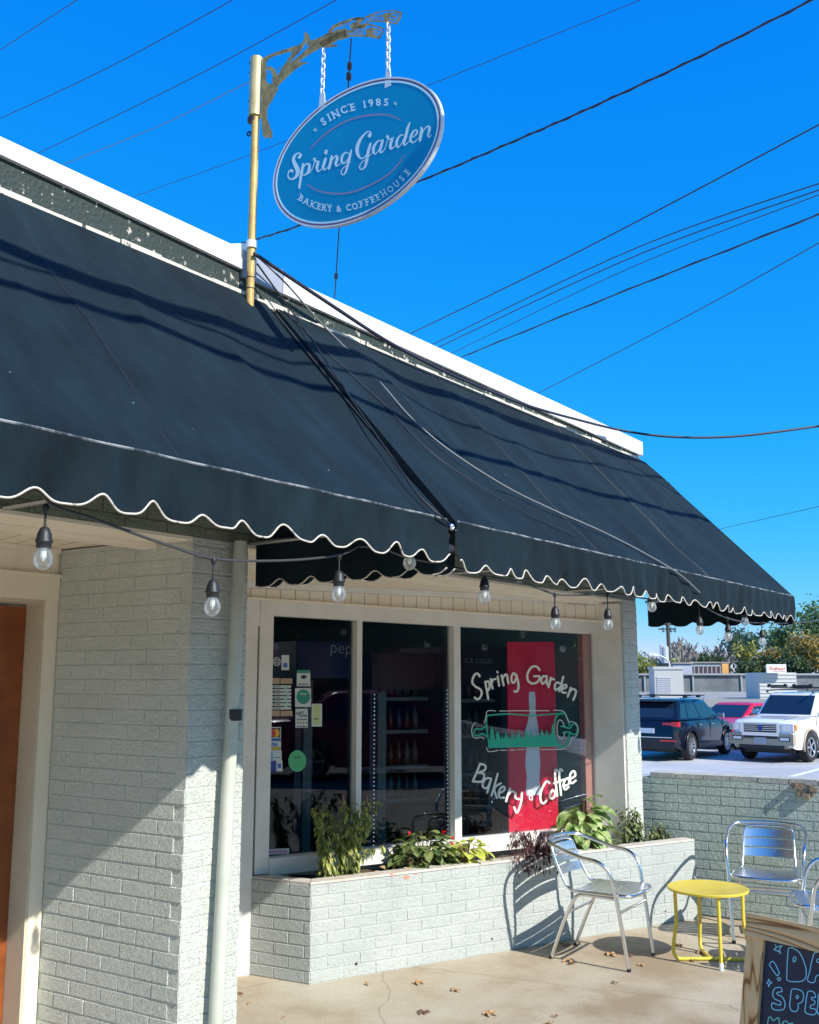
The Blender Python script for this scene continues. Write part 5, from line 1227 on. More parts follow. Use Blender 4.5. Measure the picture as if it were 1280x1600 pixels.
chalk('chalk_lettering', chb, [
 [(690, 880), (680, 1000), (675, 1130), (680, 1180), (740, 1195), (830, 1185), (862, 1130), (850, 1030), (800, 920), (740, 875), (700, 870), (688, 890)], [(745, 955), (735, 985), (745, 1005), (762, 985), (760, 960), (745, 955)],
 [(985, 910), (940, 920), (915, 1000), (895, 1100), (875, 1180), (920, 1205), (945, 1190), (960, 1140), (1010, 1135), (1040, 1180), (1100, 1190), (1085, 1080), (1050, 960), (1020, 915), (985, 910)], [(975, 975), (962, 995), (980, 1010), (998, 985), (975, 975)],
 [(630, 1290), (625, 1258), (590, 1248), (550, 1270), (540, 1320), (560, 1360), (610, 1385), (615, 1420), (570, 1410), (535, 1400), (530, 1440), (560, 1465), (630, 1465), (655, 1440), (655, 1390), (630, 1340), (590, 1320), (580, 1300), (630, 1290)],
 [(720, 1275), (708, 1370), (705, 1440), (725, 1475), (765, 1480), (785, 1450), (785, 1410), (820, 1390), (838, 1340), (825, 1290), (780, 1268), (735, 1265), (720, 1275)], [(775, 1325), (765, 1340), (775, 1358), (788, 1340), (775, 1325)],
 [(950, 1315), (925, 1290), (880, 1290), (865, 1350), (855, 1430), (850, 1480), (880, 1505), (935, 1512), (960, 1490), (950, 1460), (905, 1450), (905, 1425), (940, 1410), (945, 1380), (915, 1365), (915, 1345), (950, 1345), (950, 1315)],
 [(1060, 1320), (1030, 1290), (985, 1310), (975, 1400), (970, 1490), (1010, 1520), (1060, 1510), (1075, 1480), (1030, 1465), (1020, 1400), (1030, 1350), (1060, 1345), (1060, 1320)],
 [(565, 835), (575, 862), (630, 848), (605, 880), (615, 925), (595, 902), (550, 885), (572, 870), (565, 835)], [(500, 1168), (512, 1192), (532, 1205), (512, 1215), (502, 1245), (498, 1220), (484, 1205), (498, 1192), (500, 1168)],
 [(505, 1030), (545, 1000), (600, 1100), (592, 1128), (575, 1130), (505, 1030)], [(600, 1155), (583, 1168), (600, 1185), (616, 1168), (600, 1155)]], 9)
chalk('green_chalk_lettering', chg, [[(490, 1600), (500, 1545), (520, 1535), (545, 1570), (580, 1545), (600, 1550), (605, 1600), (640, 1600), (640, 1580), (670, 1575), (700, 1600), (730, 1590), (730, 1620)]], 9)

# ================================================================ PLANTS
def leaf(mb, p, d, L_, w, droop=.4, fold=.25, n=4, up=Vector((0, 0, 1)), twist=0.0):
    d = Vector(d).normalized(); s = d.cross(up)
    if s.length < .05: s = Vector((1, 0, 0))
    s.normalize(); s = Matrix.Rotation(twist, 3, d) @ s; vs = []; q = Vector(p); dd = d.copy()
    for i in range(n + 1):
        t = i / n; ww = w * .5 * (math.sin(math.pi * min(1, t * .93 + .07)) ** .75) if i < n else 0.0005
        nr = s.cross(dd).normalized()
        vs += [q - s * ww + nr * ww * fold, q.copy(), q + s * ww + nr * ww * fold]
        dd = (dd + Vector((0, 0, -1)) * droop / n).normalized(); q = q + dd * (L_ / n)
    mb.add(vs, [(3 * i + a, 3 * i + a + 1, 3 * i + a + 4, 3 * i + a + 3) for i in range(n) for a in (0, 1)])
def leafmat(name, c, c2, vs=30, stripe=None, thr=(.4, .62)):
    m = pm(name, c, .5, col2=c2, vs=vs, thr=thr)
    t = m.node_tree; b = t.nodes['Principled BSDF']; tr = t.nodes.new('ShaderNodeBsdfTranslucent'); mx = t.nodes.new('ShaderNodeMixShader'); mx.inputs[0].default_value = .28
    out = [n for n in t.nodes if n.type == 'OUTPUT_MATERIAL'][0]; cr = [n for n in t.nodes if n.type == 'VALTORGB'][0]
    t.links.new(cr.outputs[0], tr.inputs[0]); t.links.new(b.outputs[0], mx.inputs[1]); t.links.new(tr.outputs[0], mx.inputs[2]); t.links.new(mx.outputs[0], out.inputs[0])
    return m
basil = leafmat('basil_leaf', (.09, .15, .03), (.55, .55, .16), 26); basil_dk = leafmat('dark_basil_leaf', (.025, .05, .025), (.30, .36, .12), 30)
beg = leafmat('begonia_leaf', (.045, .11, .035), (.34, .38, .13), 20); hosta = leafmat('hosta_leaf', (.50, .58, .06), (.75, .74, .25), 20); big = leafmat('striped_leaf', (.12, .28, .05), (.62, .68, .30), 18)
purple = leafmat('withered_purple_leaf', (.035, .014, .030), (.10, .03, .035), 30); stemm = pm('plant_stem', (.20, .16, .06), .7); drym = pm('dry_leaf', (.42, .27, .13), .7, col2=(.58, .46, .28), vs=30); flower = pm('red_petal', (.75, .02, .03), .45); pinkf = pm('faded_flower_spike', (.32, .14, .16), .7)
SOIL = .475
def soilpt(u, inset):    # point in the planter seen at column u, inset metres behind the front edge
    p = PF.at(u, 1340, -inset); return Vector((p.x, p.y, SOIL))
def stemplant(label, name, base, tips, mat, leafL, leafW, dens, droop, spike=None, seed=1, cat='plant', start=.12):
    """tips: list of (u, v, dinset) pixels the stems reach, on the plane through base parallel to the front"""
    random.seed(seed); root = thing(name, label, cat, base); BP = Plane(P3(base, 0), PF.e)
    ms, ml, mf = MB(), MB(), MB()
    for u, v, do in tips:
        tp = BP.at(u, v, do); b0 = base + PF.e * random.uniform(-.03, .03) + PF.n * random.uniform(-.02, .02); bend = Vector((random.uniform(-.02, .02), random.uniform(-.02, .02), 0))
        pts = [b0 + (tp - b0) * t + bend * math.sin(math.pi * t) - (P3(tp, 0) - P3(b0, 0)) * .25 * math.sin(math.pi * t) for t in [k / 8 for k in range(9)]]
        ms.tube(pts, [.0045 - .003 * k / 8 for k in range(9)], 6)
        Lt = (tp - b0).length; n = int(Lt * dens)
        for k in range(n):
            t = start + (1 - start) * (k + random.random()) / n; x = t * 8; i = min(int(x), 7); p = pts[i].lerp(pts[i + 1], x - i)
            a = random.uniform(0, 2 * math.pi); s_ = random.uniform(.6, 1.25) * (1.15 - .5 * t)
            d = Vector((math.cos(a), math.sin(a), random.uniform(-.5, .45)))
            p2 = p + d * .012; leaf(ml, p2, d, leafL * s_, leafW * s_, droop * random.uniform(.6, 1.5), random.uniform(.1, .6), 4, twist=random.uniform(-.7, .7))
        if spike:
            if tips.index((u, v, do)) not in (1, 3): continue
            mf = MB(); mf.tube([tp + Vector((0, 0, -.02 + k * .006)) for k in range(9)], [.003 + .004 * abs(math.sin(k * 1.9)) * (1 - k / 10) for k in range(9)], 7); child(mf, 'flower_spike', spike, root)
    child(ms, 'stem', stemm, root); child(ml, 'foliage', mat, root, smooth=True)
    return root
stemplant('tall wilting basil with drooping yellow green leaves at the planter left end', 'basil_plant', soilpt(545, .16), [(503, 1258, -.02), (537, 1250, .0), (556, 1254, .02), (574, 1249, .03), (590, 1250, .0), (515, 1290, .03), (545, 1290, .05), (565, 1280, .05), (585, 1282, .04), (530, 1310, .04), (600, 1320, .05)], basil, .056, .023, 210, 2.2, pinkf, 3, start=.04)
b2 = soilpt(512, .13)
stemplant('small dry sprig leaning left of the tall basil', 'basil_sprig', b2, [(492, 1262, .0), (499, 1268, .02), (497, 1300, .03), (508, 1320, .02)], basil, .052, .022, 190, 2.2, None, 12)
def clump(label, name, base, n, mat, L_, w, spread, hgt, droop, seed, flowers=None, fold=.3, lower=0.15, squash=1.0):
    random.seed(seed); root = thing(name, label, 'plant', base); ms, ml, mf = MB(), MB(), MB()
    for k in range(n):
        a = random.uniform(0, 2 * math.pi); r = spread * math.sqrt(random.random()); h = hgt * random.uniform(lower, 1) * (1 - .45 * (r / spread) ** 2)
        q = base + PF.e * (math.cos(a) * r) + PF.n * (math.sin(a) * r * squash) + Vector((0, 0, h))
        ms.tube([base + (P3(q, base.z) - base) * .25, base.lerp(q, .6) + Vector((0, 0, .01)), q], [.003, .0025, .0018], 5)
        d = (PF.e * math.cos(a) + PF.n * math.sin(a) * .9 + Vector((0, 0, random.uniform(-.1, .8)))); sz = random.uniform(.7, 1.2)
        leaf(ml, q, d, L_ * sz, w * sz, droop * random.uniform(.7, 1.5), fold, 5, twist=random.uniform(-.35, .35))
    child(ms, 'stem', stemm, root); child(ml, 'foliage', mat, root, smooth=True)
    if flowers:
        BP = Plane(P3(base, 0), PF.e)
        for u, v, r in flowers:
            c = BP.at(u, v, .10)
            for k in range(9):
                d = Vector((random.uniform(-1, 1), random.uniform(-1, 1), random.uniform(-.3, 1))); leaf(mf, c, d, r, r * .8, .3, .3, 3)
        child(mf, 'flower', flower, root)
    return root
clump('begonia with red flowers and dark leaves beside the middle mullion', 'begonia_plant', soilpt(664, .16), 120, beg, .085, .062, .18, .23, 1.2, 5, [(694, 1301, .022), (707, 1310, .016), (706, 1318, .02), (640, 1303, .015)], .3, .1, .6)
clump('yellow green leafy hosta right of the begonia', 'hosta_plant', soilpt(730, .14), 42, hosta, .10, .062, .10, .17, 1.3, 6, None, .2, .15, .7)
clump('withered cream leaves lying low between basil and begonia', 'withered_plant', soilpt(618, .11), 26, drym, .07, .035, .11, .05, 1.2, 8, None, .5, .0, .5)
clump('tall striped green leafy plant behind the first chair', 'striped_plant', soilpt(912, .20), 70, big, .15, .07, .15, .36, 1.4, 9, None, .3, .1, .5)
clump('low bushy leaves in front of the tall striped plant', 'leafy_plant', soilpt(925, .12), 60, leafmat('low_green_leaf', (.10, .22, .04), (.42, .48, .22), 24), .06, .04, .18, .17, 1.1, 19, None, .3, .05, .5)
stemplant('dark drying basil near the planter right end', 'basil_plant', soilpt(990, .16), [(966, 1265, -.05), (985, 1262, .0), (998, 1270, .02), (1004, 1285, .03), (975, 1300, .04), (1008, 1310, .06), (1000, 1345, .13), (985, 1320, .1), (994, 1262, .0), (970, 1285, .02), (1010, 1290, .03), (980, 1340, .12), (1005, 1330, .09), (968, 1320, .06)], basil_dk, .048, .024, 220, 1.9, None, 23, start=.05)
stemplant('small dark bushy plant last at the planter right end', 'bushy_plant', soilpt(1028, .15), [(1028, 1282, .0), (1040, 1290, .02), (1018, 1290, .0), (1046, 1300, .03), (1022, 1305, .03), (1035, 1312, .04), (1010, 1305, .0), (1030, 1320, .06), (1018, 1318, .05), (1044, 1312, .05)], basil_dk, .044, .022, 240, 1.8, None, 27, start=.2)
# withered purple plant spilling over the front
random.seed(31); pb = soilpt(832, .12); root = thing('purple_plant', 'withered dark purple plant spilling over the planter front by the first chair', 'plant', pb); ms, ml = MB(), MB()
BPp = Plane(P3(pb, 0), PF.e)
for k in range(46):
    u = random.uniform(797, 868); v = random.uniform(1300, 1335); mid = PF.at(u, v, random.uniform(-.12, .02)); end = PF.at(u + random.uniform(-8, 8), random.uniform(1330, 1366) if 812 < u < 866 else random.uniform(1318, 1345), random.uniform(.012, .05))
    pts = smoothpath([tuple(pb), tuple(pb.lerp(mid, .6) + Vector((0, 0, .06))), tuple(mid), tuple(end)], 4)
    ms.tube(pts, .0016, 4)
    for j in range(16):
        i = random.randrange(3, len(pts)); p = Vector(pts[i]); leaf(ml, p, Vector((random.uniform(-.6, .6), random.uniform(-.6, .6), -.8)), random.uniform(.02, .038), .008, .8, .6, 3)
child(ms, 'stem', pm('purple_stem', (.12, .05, .05), .7), root); child(ml, 'foliage', purple, root, smooth=True)
# fallen leaves on the patio
random.seed(41)
dl_ = None
spots = [(653, 1536, 1.2, 'paired pale dry leaves'), (765, 1585, 1.3, 'pale curled leaf near the bottom edge'), (712, 1548, 1.0, 'brown leaf'), (662, 1583, 1.1, 'dark flat leaf'), (888, 1502, 1.3, 'large brown leaf'), (895, 1507, .9, 'tan leaf'), (955, 1492, 1.4, 'crumpled brown leaf'), (985, 1494, .8, 'dark small leaf'), (962, 1536, .7, 'tiny dark leaf'), (1060, 1478, 1.2, 'curled tan leaf'), (1082, 1500, 1.4, 'crumpled golden leaf'), (1095, 1489, 1.1, 'brown leaf'), (860, 1600, .8, 'yellow leaf at the picture edge'), (866, 1588, .6, 'reddish small leaf'), (884, 1477, 1.1, 'rust leaf'), (374, 1554, .8, 'small dark leaf'), (392, 1568, .6, 'small scrap leaf'), (576, 1538, .8, 'thin dry leaf'), (1003, 1508, 1.0, 'brown leaf'), (445, 1590, .5, 'scrap of leaf')]
wh = ['left of centre below the planter', 'at the bottom of the patio', 'on bare concrete right of the planter corner', 'near the bottom edge left of centre', 'under the first chair front', 'under the first chair, beside a larger one', 'in the oval table shadow edge', 'right of the oval shadow', 'alone in front of the first chair', 'under the yellow table rail', 'beside the table centre leg', 'behind the table centre leg', 'below the first chair', 'near the yellow leaf', 'against the planter foot behind the chair', 'by the downpipe foot', 'right of the downpipe foot', 'just in front of the planter corner', 'between the chair and the table', 'near the lower left of the patio']
for (u, v, s, lab), wv_ in zip(spots, wh):
    p = onz(u, v, .003); m = MB(); a = random.uniform(0, 6.28)
    for k in range(5 if s > .9 else 3):
        d = Vector((math.cos(a + k * 1.2), math.sin(a + k * 1.2), .35)); leaf(m, Vector((0, 0, .002)) + d * .004, d, .028 * s * random.uniform(.7, 1.2), .018 * s, .8, .7, 4)
    o = m.build('fallen_leaf', pm('fallen_leaf_%d' % (len(lab) % 3), [(.26, .12, .05), (.48, .30, .15), (.16, .09, .05)][len(lab) % 3], .7), smooth=True); o.location = p
    tag(o, 'fallen ' + lab + ' ' + wv_ if 'leaf' not in lab.split()[0] else lab, 'leaf', 'dry leaves fallen on the patio')
# ================================================================ CARS
def interp(tab, x):
    if x <= tab[0][0]: return tab[0][1]
    for (a, va), (b, vb) in zip(tab, tab[1:]):
        if x <= b: return va + (vb - va) * (x - a) / (b - a)
    return tab[-1][1]
tyre_m = pm('tyre_rubber', (.015, .015, .016), .8); rim_m = pm('alloy_rim', (.62, .64, .66), .3, .85); chrome = pm('chrome', (.75, .76, .78), .12, 1.0); blk = pm('black_plastic', (.02, .021, .024), .55)
lens_c = pm('clear_lamp', (.70, .74, .76), .08, .3, coat=.6); lens_r = pm('red_lamp', (.60, .012, .025), .12, coat=.6); amber = pm('amber_lamp', (.7, .25, .03), .15)
def make_car(label, paint, S, cat='car', name='parked_car', group='cars in the car park'):
    """local x forward, y left, z up, wheels on z=0"""
    root = thing(name, label, cat, group=group)
    L_, Wd = S['L'], S['W']; hw = Wd / 2; wb, wr = S['wheels'], S['wr']
    xs = sorted(set([-L_ / 2 + L_ * i / 44 for i in range(45)] + [w_ + d for w_ in wb for d in [k * (wr + .07) / 6 for k in range(-6, 7)]]))
    m = MB(); m.sm = True; vs = []; rows = []
    for x in xs:
        zt = interp(S['top'], x); zb = interp(S['bot'], x); hx = hw * interp(S['plan'], x)
        zl = zb
        for w_ in wb:
            d = abs(x - w_); Ra = wr + .07
            if d < Ra: zl = max(zl, wr + math.sqrt(Ra * Ra - d * d))
        zs = zt - .03; zm = zl + (zs - zl) * .55
        prof = [(0, zb + .05 if zl < .5 else zl), (hx * .80, zb + .05 if zl < .5 else zl), (hx * .965, zl), (hx * .995, zl + (zm - zl) * .4), (hx, zm), (hx * .985, zs - .10 if zs - .1 > zm else zm + (zs - zm) * .5), (hx * .95, zs), (hx * .86, zt + .0), (hx * .45, zt + .018), (0, zt + .022)]
        row = [Vector((x, y, z)) for y, z in prof] + [Vector((x, -y, z)) for y, z in prof[::-1][1:-1]]
        rows.append(len(vs)); vs += row; nr_ = len(row)
    fs = []
    for i in range(len(xs) - 1):
        for k in range(nr_): fs.append((rows[i] + k, rows[i] + (k + 1) % nr_, rows[i + 1] + (k + 1) % nr_, rows[i + 1] + k))
    fs.append(tuple(range(nr_))[::-1]); fs.append(tuple(rows[-1] + k for k in range(nr_)))
    m.add(vs, fs); m.build('body', paint, root, auto=35)
    # cabin
    zb_, zr = S['belt'], S['roof']; c = S['cab']      # c: x at belt rear, roof rear, roof front, belt front
    yb, yr = hw * .925, hw * .76
    A = lambda t, s: Vector((c[0] + (c[1] - c[0]) * t, s * (yb + (yr - yb) * t), zb_ + (zr - zb_) * t))
    Bf = lambda t, s: Vector((c[3] + (c[2] - c[3]) * t, s * (yb + (yr - yb) * t) * (1 - .02 * (1 - t)), zb_ - .02 + (zr - zb_ + .02) * t))
    m = MB(); m.sm = True; ts = [0, .25, .5, .75, .9, 1.0]
    loops = []
    for t in ts:
        inset = 0
        a1, a2, b1, b2 = A(t, 1), A(t, -1), Bf(t, 1), Bf(t, -1); r = .10
        lp2 = [a1 + Vector((0, 0, 0)), a2, b2, b1]; loop = []
        for i in range(4):
            p, q, n2 = lp2[i - 1], lp2[i], lp2[(i + 1) % 4]; u_ = (p - q).normalized() * r; v_ = (n2 - q).normalized() * r
            loop += [q + u_, q + u_ * .3 + v_ * .3, q + v_]
        loops.append(loop)
    ctr = sum(loops[-1], Vector()) / 12
    loops.append([ctr + (p - ctr) * .90 + Vector((0, 0, .035)) for p in loops[-1]]); loops.append([ctr + (p - ctr) * .5 + Vector((0, 0, .055)) for p in loops[-2]])
    vs = sum(loops, []); n = 12
    m.add(vs, [(i * n + k, i * n + (k + 1) % n, (i + 1) * n + (k + 1) % n, (i + 1) * n + k) for i in range(len(loops) - 1) for k in range(n)] + [tuple((len(loops) - 1) * n + k for k in range(n))])
    cb = m.build('cabin', paint, root, auto=40)
    def pane(name, p4, off):
        nr = (p4[1] - p4[0]).cross(p4[3] - p4[0]).normalized(); cc_ = sum(p4, Vector()) / 4
        if nr.dot(cc_ - Vector((sum(c) / 4, 0, (zb_ + zr) / 2))) < 0: nr = -nr
        mm = MB(); mm.poly([p + nr * .002 for p in p4], nr * off); mm.build(name, M['carglass'], root)
    y0 = .87
    pane('windscreen', [Bf(.06, y0), Bf(.06, -y0), Bf(.93, -.90), Bf(.93, .90)], .006)
    pane('rear_window', [A(.12, .84), A(.12, -.84), A(.88, -.84), A(.88, .84)], .006)
    for s in (1, -1):
        xs_ = S['sidewin']
        for i, (f0, f1) in enumerate(xs_):
            def sp_(f, t):
                a, b = A(t, s), Bf(t, s); return a.lerp(b, f)
            lo, hi = .08, .86
            pane('side_window', [sp_(f0, lo), sp_(f1, lo), sp_(f1, hi), sp_(f0, hi)], .006)
        m = MB(); q = Bf(.08, s) + Vector((-.22, s * .13, .04)); m.box(q, (1, 0, 0), (0, 1, 0), (0, 0, 1), .045, .085, .06); m.box(q - Vector((0, s * .11, .03)), (1, 0, 0), (0, 1, 0), (0, 0, 1), .03, .07, .02); m.sm = True; m.build('mirror', S.get('mirror', paint), root, auto=50)
        # wheel arches, doors lines, handles, sill
        for w_ in wb:
            m = MB(); m.tube([(w_ + math.cos(a) * (wr + .085), s * (hw + .006), wr + math.sin(a) * (wr + .085)) for a in [math.pi * (k / 18) * 1.12 - .19 for k in range(19)]], .028, 6); m.sm = True; m.build('wheel_arch', S['trim'], root)
        m = MB(); m.box(((wb[0] + wb[1]) / 2, s * (hw + .0), interp(S['bot'], 0) + .09), (1, 0, 0), (0, 1, 0), (0, 0, 1), (wb[0] - wb[1]) / 2 - wr - .1, .025, .06); m.build('sill', S['trim'], root)
        m = MB()
        for xd in S['doors']: m.box((xd, s * (hw * .998), (zb_ + .45) / 2 + .08), (1, 0, 0), (0, 1, 0), (0, 0, 1), .007, .006, (zb_ - .5) / 2)
        m.build('door_gap', blk, root)
        m = MB()
        for xd in S['doors'][1:]: m.tube([(xd + .08, s * (hw + .0), zb_ - .16), (xd + .14, s * (hw + .022), zb_ - .16), (xd + .24, s * (hw + .022), zb_ - .16), (xd + .28, s * (hw), zb_ - .16)], .014, 6)
        m.build('door_handle', S.get('mirror', paint), root)
        for w_ in wb:
            yc = s * (hw - .115)
            m = MB(); m.lathe((w_, yc - s * .11, wr), (0, s, 0), [(0, wr * .62), (0, wr * .92), (.03, wr), (.19, wr), (.225, wr * .93), (.22, wr * .66), (.19, wr * .62)], 32); m.sm = True; wh_ = m.build('wheel', tyre_m, root, auto=40)
            m = MB(); yb2 = yc - s * .11
            m.lathe((w_, yb2, wr), (0, s, 0), [(.13, wr * .60), (.205, wr * .66), (.215, wr * .63), (.15, wr * .585), (.14, .0)], 32)
            rm = m.build('rim', blk, wh_)
            m = MB()
            m.lathe((w_, yb2, wr), (0, s, 0), [(.20, wr * .62), (.222, wr * .655), (.222, wr * .60), (.20, wr * .58)], 32)
            for k in range(S.get('spokes', 10)):
                a = 2 * math.pi * k / S.get('spokes', 10); d = Vector((math.cos(a), 0, math.sin(a))); t = Vector((-math.sin(a), 0, math.cos(a)))
                m.box(Vector((w_, yb2 + s * .195, wr)) + d * wr * .33, d, t, Vector((0, 1, 0)), wr * .30, wr * .052, .012)
            m.lathe((w_, yb2, wr), (0, s, 0), [(.18, .05), (.215, .045), (.22, .0)], 12); m.build('spokes', rim_m, wh_)
    m = MB(); m.box((0, 0, .34), (1, 0, 0), (0, 1, 0), (0, 0, 1), L_ * .43, hw * .70, .11); m.build('underbody', blk, root)
    return root, A, Bf
def finish(root, px, D, heading, ground):
    p = ond(px, 1100, D); root.location = (p.x, p.y, ground); root.rotation_euler = (0, 0, R(90 - heading))
LOTZ = -.594
def pbx(root, name, mat, boxes):
    m = MB()
    for (x, y, z, a, b, c) in boxes: m.box((x, y, z), (1, 0, 0), (0, 1, 0), (0, 0, 1), a, b, c)
    return m.build(name, mat, root)
# white and tan off-roader
white_p = pm('white_car_paint', (.80, .81, .80), .22, coat=.8); tan_p = pm('tan_cladding', (.42, .34, .24), .4); navy_p = pm('dark_navy_car_paint', (.004, .006, .014), .16, coat=.45, spec=.4); red_p = pm('red_car_paint', (.58, .010, .035), .25, coat=.5)
SX = dict(L=4.9, W=1.88, wheels=(1.50, -1.40), wr=.385, belt=1.20, roof=1.76, cab=(-2.34, -2.10, .38, 1.02), bot=[(-2.45, .42), (-2.2, .34), (2.2, .34), (2.45, .42)],
          top=[(-2.45, 1.02), (-2.36, 1.18), (.8, 1.19), (1.0, 1.17), (2.1, 1.10), (2.30, 1.04), (2.40, .92), (2.45, .80)], plan=[(-2.45, .90), (-2.2, 1), (1.9, 1), (2.25, .95), (2.45, .84)], sidewin=[(.04, .30), (.33, .60), (.63, .92)], doors=(1.12, .10, -.85), trim=tan_p, spokes=5)
wx, A_, B_ = make_car('white off road car with tan bumper, wheel arches and roof rack, facing the viewer', white_p, SX)
pbx(wx, 'bumper', tan_p, [(2.40, 0, .60, .085, .90, .15), (2.38, 0, .42, .06, .74, .05)])
pbx(wx, 'front_bumper_chrome', chrome, [(2.478, 0, .735, .03, .52, .045)])
pbx(wx, 'lower_grille', blk, [(2.486, 0, .655, .012, .48, .035), (2.46, 0, .40, .03, .62, .045)])
g_ = pbx(wx, 'grille', blk, [(2.452, 0, .90, .025, .50, .115)])
pbx(g_, 'grille_bar', chrome, [(2.482, 0, z, .010, .46, .007) for z in (.83, .88, .93, .98)] + [(2.478, 0, 1.02, .014, .51, .016)] + [(2.484, s * .51, .90, .014, .05, .12) for s in (1, -1)])
m = MB(); m.lathe((2.49, 0, .90), (1, 0, 0), [(0, .08), (.01, .075), (.011, 0)], 16); m.build('badge', pm('badge_blue', (.02, .06, .25), .2), g_)
for s in (1, -1):
    hl = pbx(wx, 'headlight', lens_c, [(2.395, s * .73, .915, .06, .165, .095)]); pbx(hl, 'reflector', chrome, [(2.457, s * .68, .93, .004, .055, .055), (2.457, s * .80, .93, .004, .05, .05), (2.457, s * .74, .855, .004, .10, .02)]); pbx(wx, 'indicator', amber, [(2.33, s * .895, .915, .05, .035, .08)])
    f = pbx(wx, 'fog_lamp', blk, [(2.478, s * .66, .62, .012, .15, .055)]); pbx(f, 'fog_lens', lens_c, [(2.492, s * .66, .62, .006, .12, .035)])
pbx(wx, 'plate', pm('grey_plate', (.40, .41, .42), .4), [(2.494, .0, .56, .012, .17, .085)])
m = MB()
for s in (1, -1): m.tube(smoothpath([(.55, s * .66, 1.80), (.45, s * .66, 1.86), (-1.9, s * .66, 1.88), (-2.0, s * .66, 1.82)], 5), .02, 6)
m.build('roof_rail', blk, wx)
m = MB()
for x in (.25, -1.0):
    m.tube([(x, -.72, 1.93), (x, .72, 1.93)], .018, 6)
for y in (.22, -.52): m.box((.25, y, 1.98), (1, 0, 0), (0, 1, 0), (0, 0, 1), .05, .27, .03); m.tube([(.25, y - .27, 1.93), (.25, y - .29, 2.01), (.25, y - .2, 2.03)], .02, 6); m.tube([(.25, y + .27, 1.93), (.25, y + .29, 2.01), (.25, y + .2, 2.03)], .02, 6)
m.build('roof_rack', blk, wx)
pbx(wx, 'bonnet_line', pm('shut_line', (.25, .25, .25), .5), [(1.6, s * .60, 1.168 - .0, .55, .008, .012) for s in (1, -1)])
pbx(wx, 'wiper', blk, [(.93, .3, 1.235, .012, .28, .010), (.93, -.35, 1.235, .012, .28, .010)])
# navy hatch crossover seen from behind
SA = dict(L=4.63, W=1.89, wheels=(1.42, -1.39), wr=.365, belt=1.08, roof=1.58, cab=(-2.18, -1.72, .25, 1.15), bot=[(-2.31, .40), (-2.0, .27), (2.0, .27), (2.31, .35)],
          top=[(-2.31, .90), (-2.24, 1.04), (-2.0, 1.08), (.9, 1.07), (1.3, 1.02), (2.0, .90), (2.22, .78), (2.31, .62)], plan=[(-2.31, .86), (-2.1, .97), (-1.6, 1), (1.6, 1), (2.1, .92), (2.31, .76)], sidewin=[(.05, .20), (.225, .50), (.525, .90)], doors=(1.05, .05, -.9), trim=pm('navy_trim', (.008, .010, .016), .35), spokes=10, mirror=pm('mirror_silver', (.45, .47, .50), .25, .6))
na, A_, B_ = make_car('dark navy hatchback crossover with roof bars seen from behind, next to the building corner', navy_p, SA)
for s in (1, -1):
    pbx(na, 'tail_lamp', lens_r, [(-2.21, s * .67, .965, .07, .20, .05), (-2.17, s * .80, .975, .07, .10, .065)]); pbx(na, 'reflector', lens_r, [(-2.318, s * .62, .545, .02, .22, .022)])
pbx(na, 'tailgate_chrome', chrome, [(-2.322, 0, .63, .012, .74, .010)])
pbx(na, 'plate', pm('white_plate', (.62, .64, .70), .4), [(-2.315, .0, .80, .02, .25, .065)])
pbx(na, 'badge_lettering', chrome, [(-2.275, -.12 + .055 * k, .93, .02, .018, .018) for k in range(5)])
pbx(na, 'rear_bumper', MATS['navy_trim'], [(-2.28, 0, .42, .06, .78, .09)]); pbx(na, 'spoiler', navy_p, [(-1.80, 0, 1.585, .13, .64, .018)])
m = MB()
for s in (1, -1): m.tube(smoothpath([(.3, s * .68, 1.60), (.2, s * .68, 1.655), (-1.45, s * .68, 1.655), (-1.6, s * .68, 1.59)], 4), .016, 6)
m.build('roof_rail', chrome, na)
m = MB()
for x in (-.1, -1.1):
    m.box((x, 0, 1.72), (1, 0, 0), (0, 1, 0), (0, 0, 1), .035, .86, .013)
    for s in (1, -1): m.box((x, s * .68, 1.685), (1, 0, 0), (0, 1, 0), (0, 0, 1), .05, .05, .03)
m.build('roof_bar', blk, na)
# red saloon between them
SR = dict(L=4.5, W=1.78, wheels=(1.38, -1.32), wr=.315, belt=.95, roof=1.36, cab=(-1.75, -1.0, .15, 1.0), bot=[(-2.25, .35), (-2.0, .22), (2.0, .22), (2.25, .3)],
          top=[(-2.25, .85), (-2.1, .95), (-1.6, .98), (.9, .94), (1.8, .80), (2.15, .68), (2.25, .5)], plan=[(-2.25, .82), (-1.9, 1), (1.7, 1), (2.05, .92), (2.25, .75)], sidewin=[(.22, .50), (.53, .88)], doors=(.95, .0, -.8), trim=red_p, spokes=5)
rd, A_, B_ = make_car('low red saloon parked between the navy car and the white off road car', red_p, SR)
for s in (1, -1): pbx(rd, 'headlight', lens_c, [(2.08, s * .66, .66, .10, .18, .075)])
pbx(rd, 'lower_grille', blk, [(2.24, 0, .42, .03, .45, .06)]); pbx(rd, 'plate', MATS['white_plate'], [(2.27, 0, .50, .012, .2, .06)])
GND = LOTZ
finish(wx, 1250, 29.6, 225, GND); finish(na, 1058, 30.2, 36, GND); finish(rd, 1150, 34.5, 226, GND)
# one more car by the kerb behind the viewer: it shows as a reflection in the shop window
rf = copy_tree(na); rf.name = 'parked_car.003'; rf['label'] = 'dark car parked at the street kerb behind the viewer'
q = Q(10.3, -7.5, -.02); rf.location = q; rf.rotation_euler = (0, 0, R(90 - 36))
rf2 = copy_tree(rd); rf2.name = 'parked_car.004'; rf2['label'] = 'low car parked ahead at the street kerb behind the viewer'
q = Q(10.3, -1.0, -.02); rf2.location = q; rf2.rotation_euler = (0, 0, R(90 - 36))

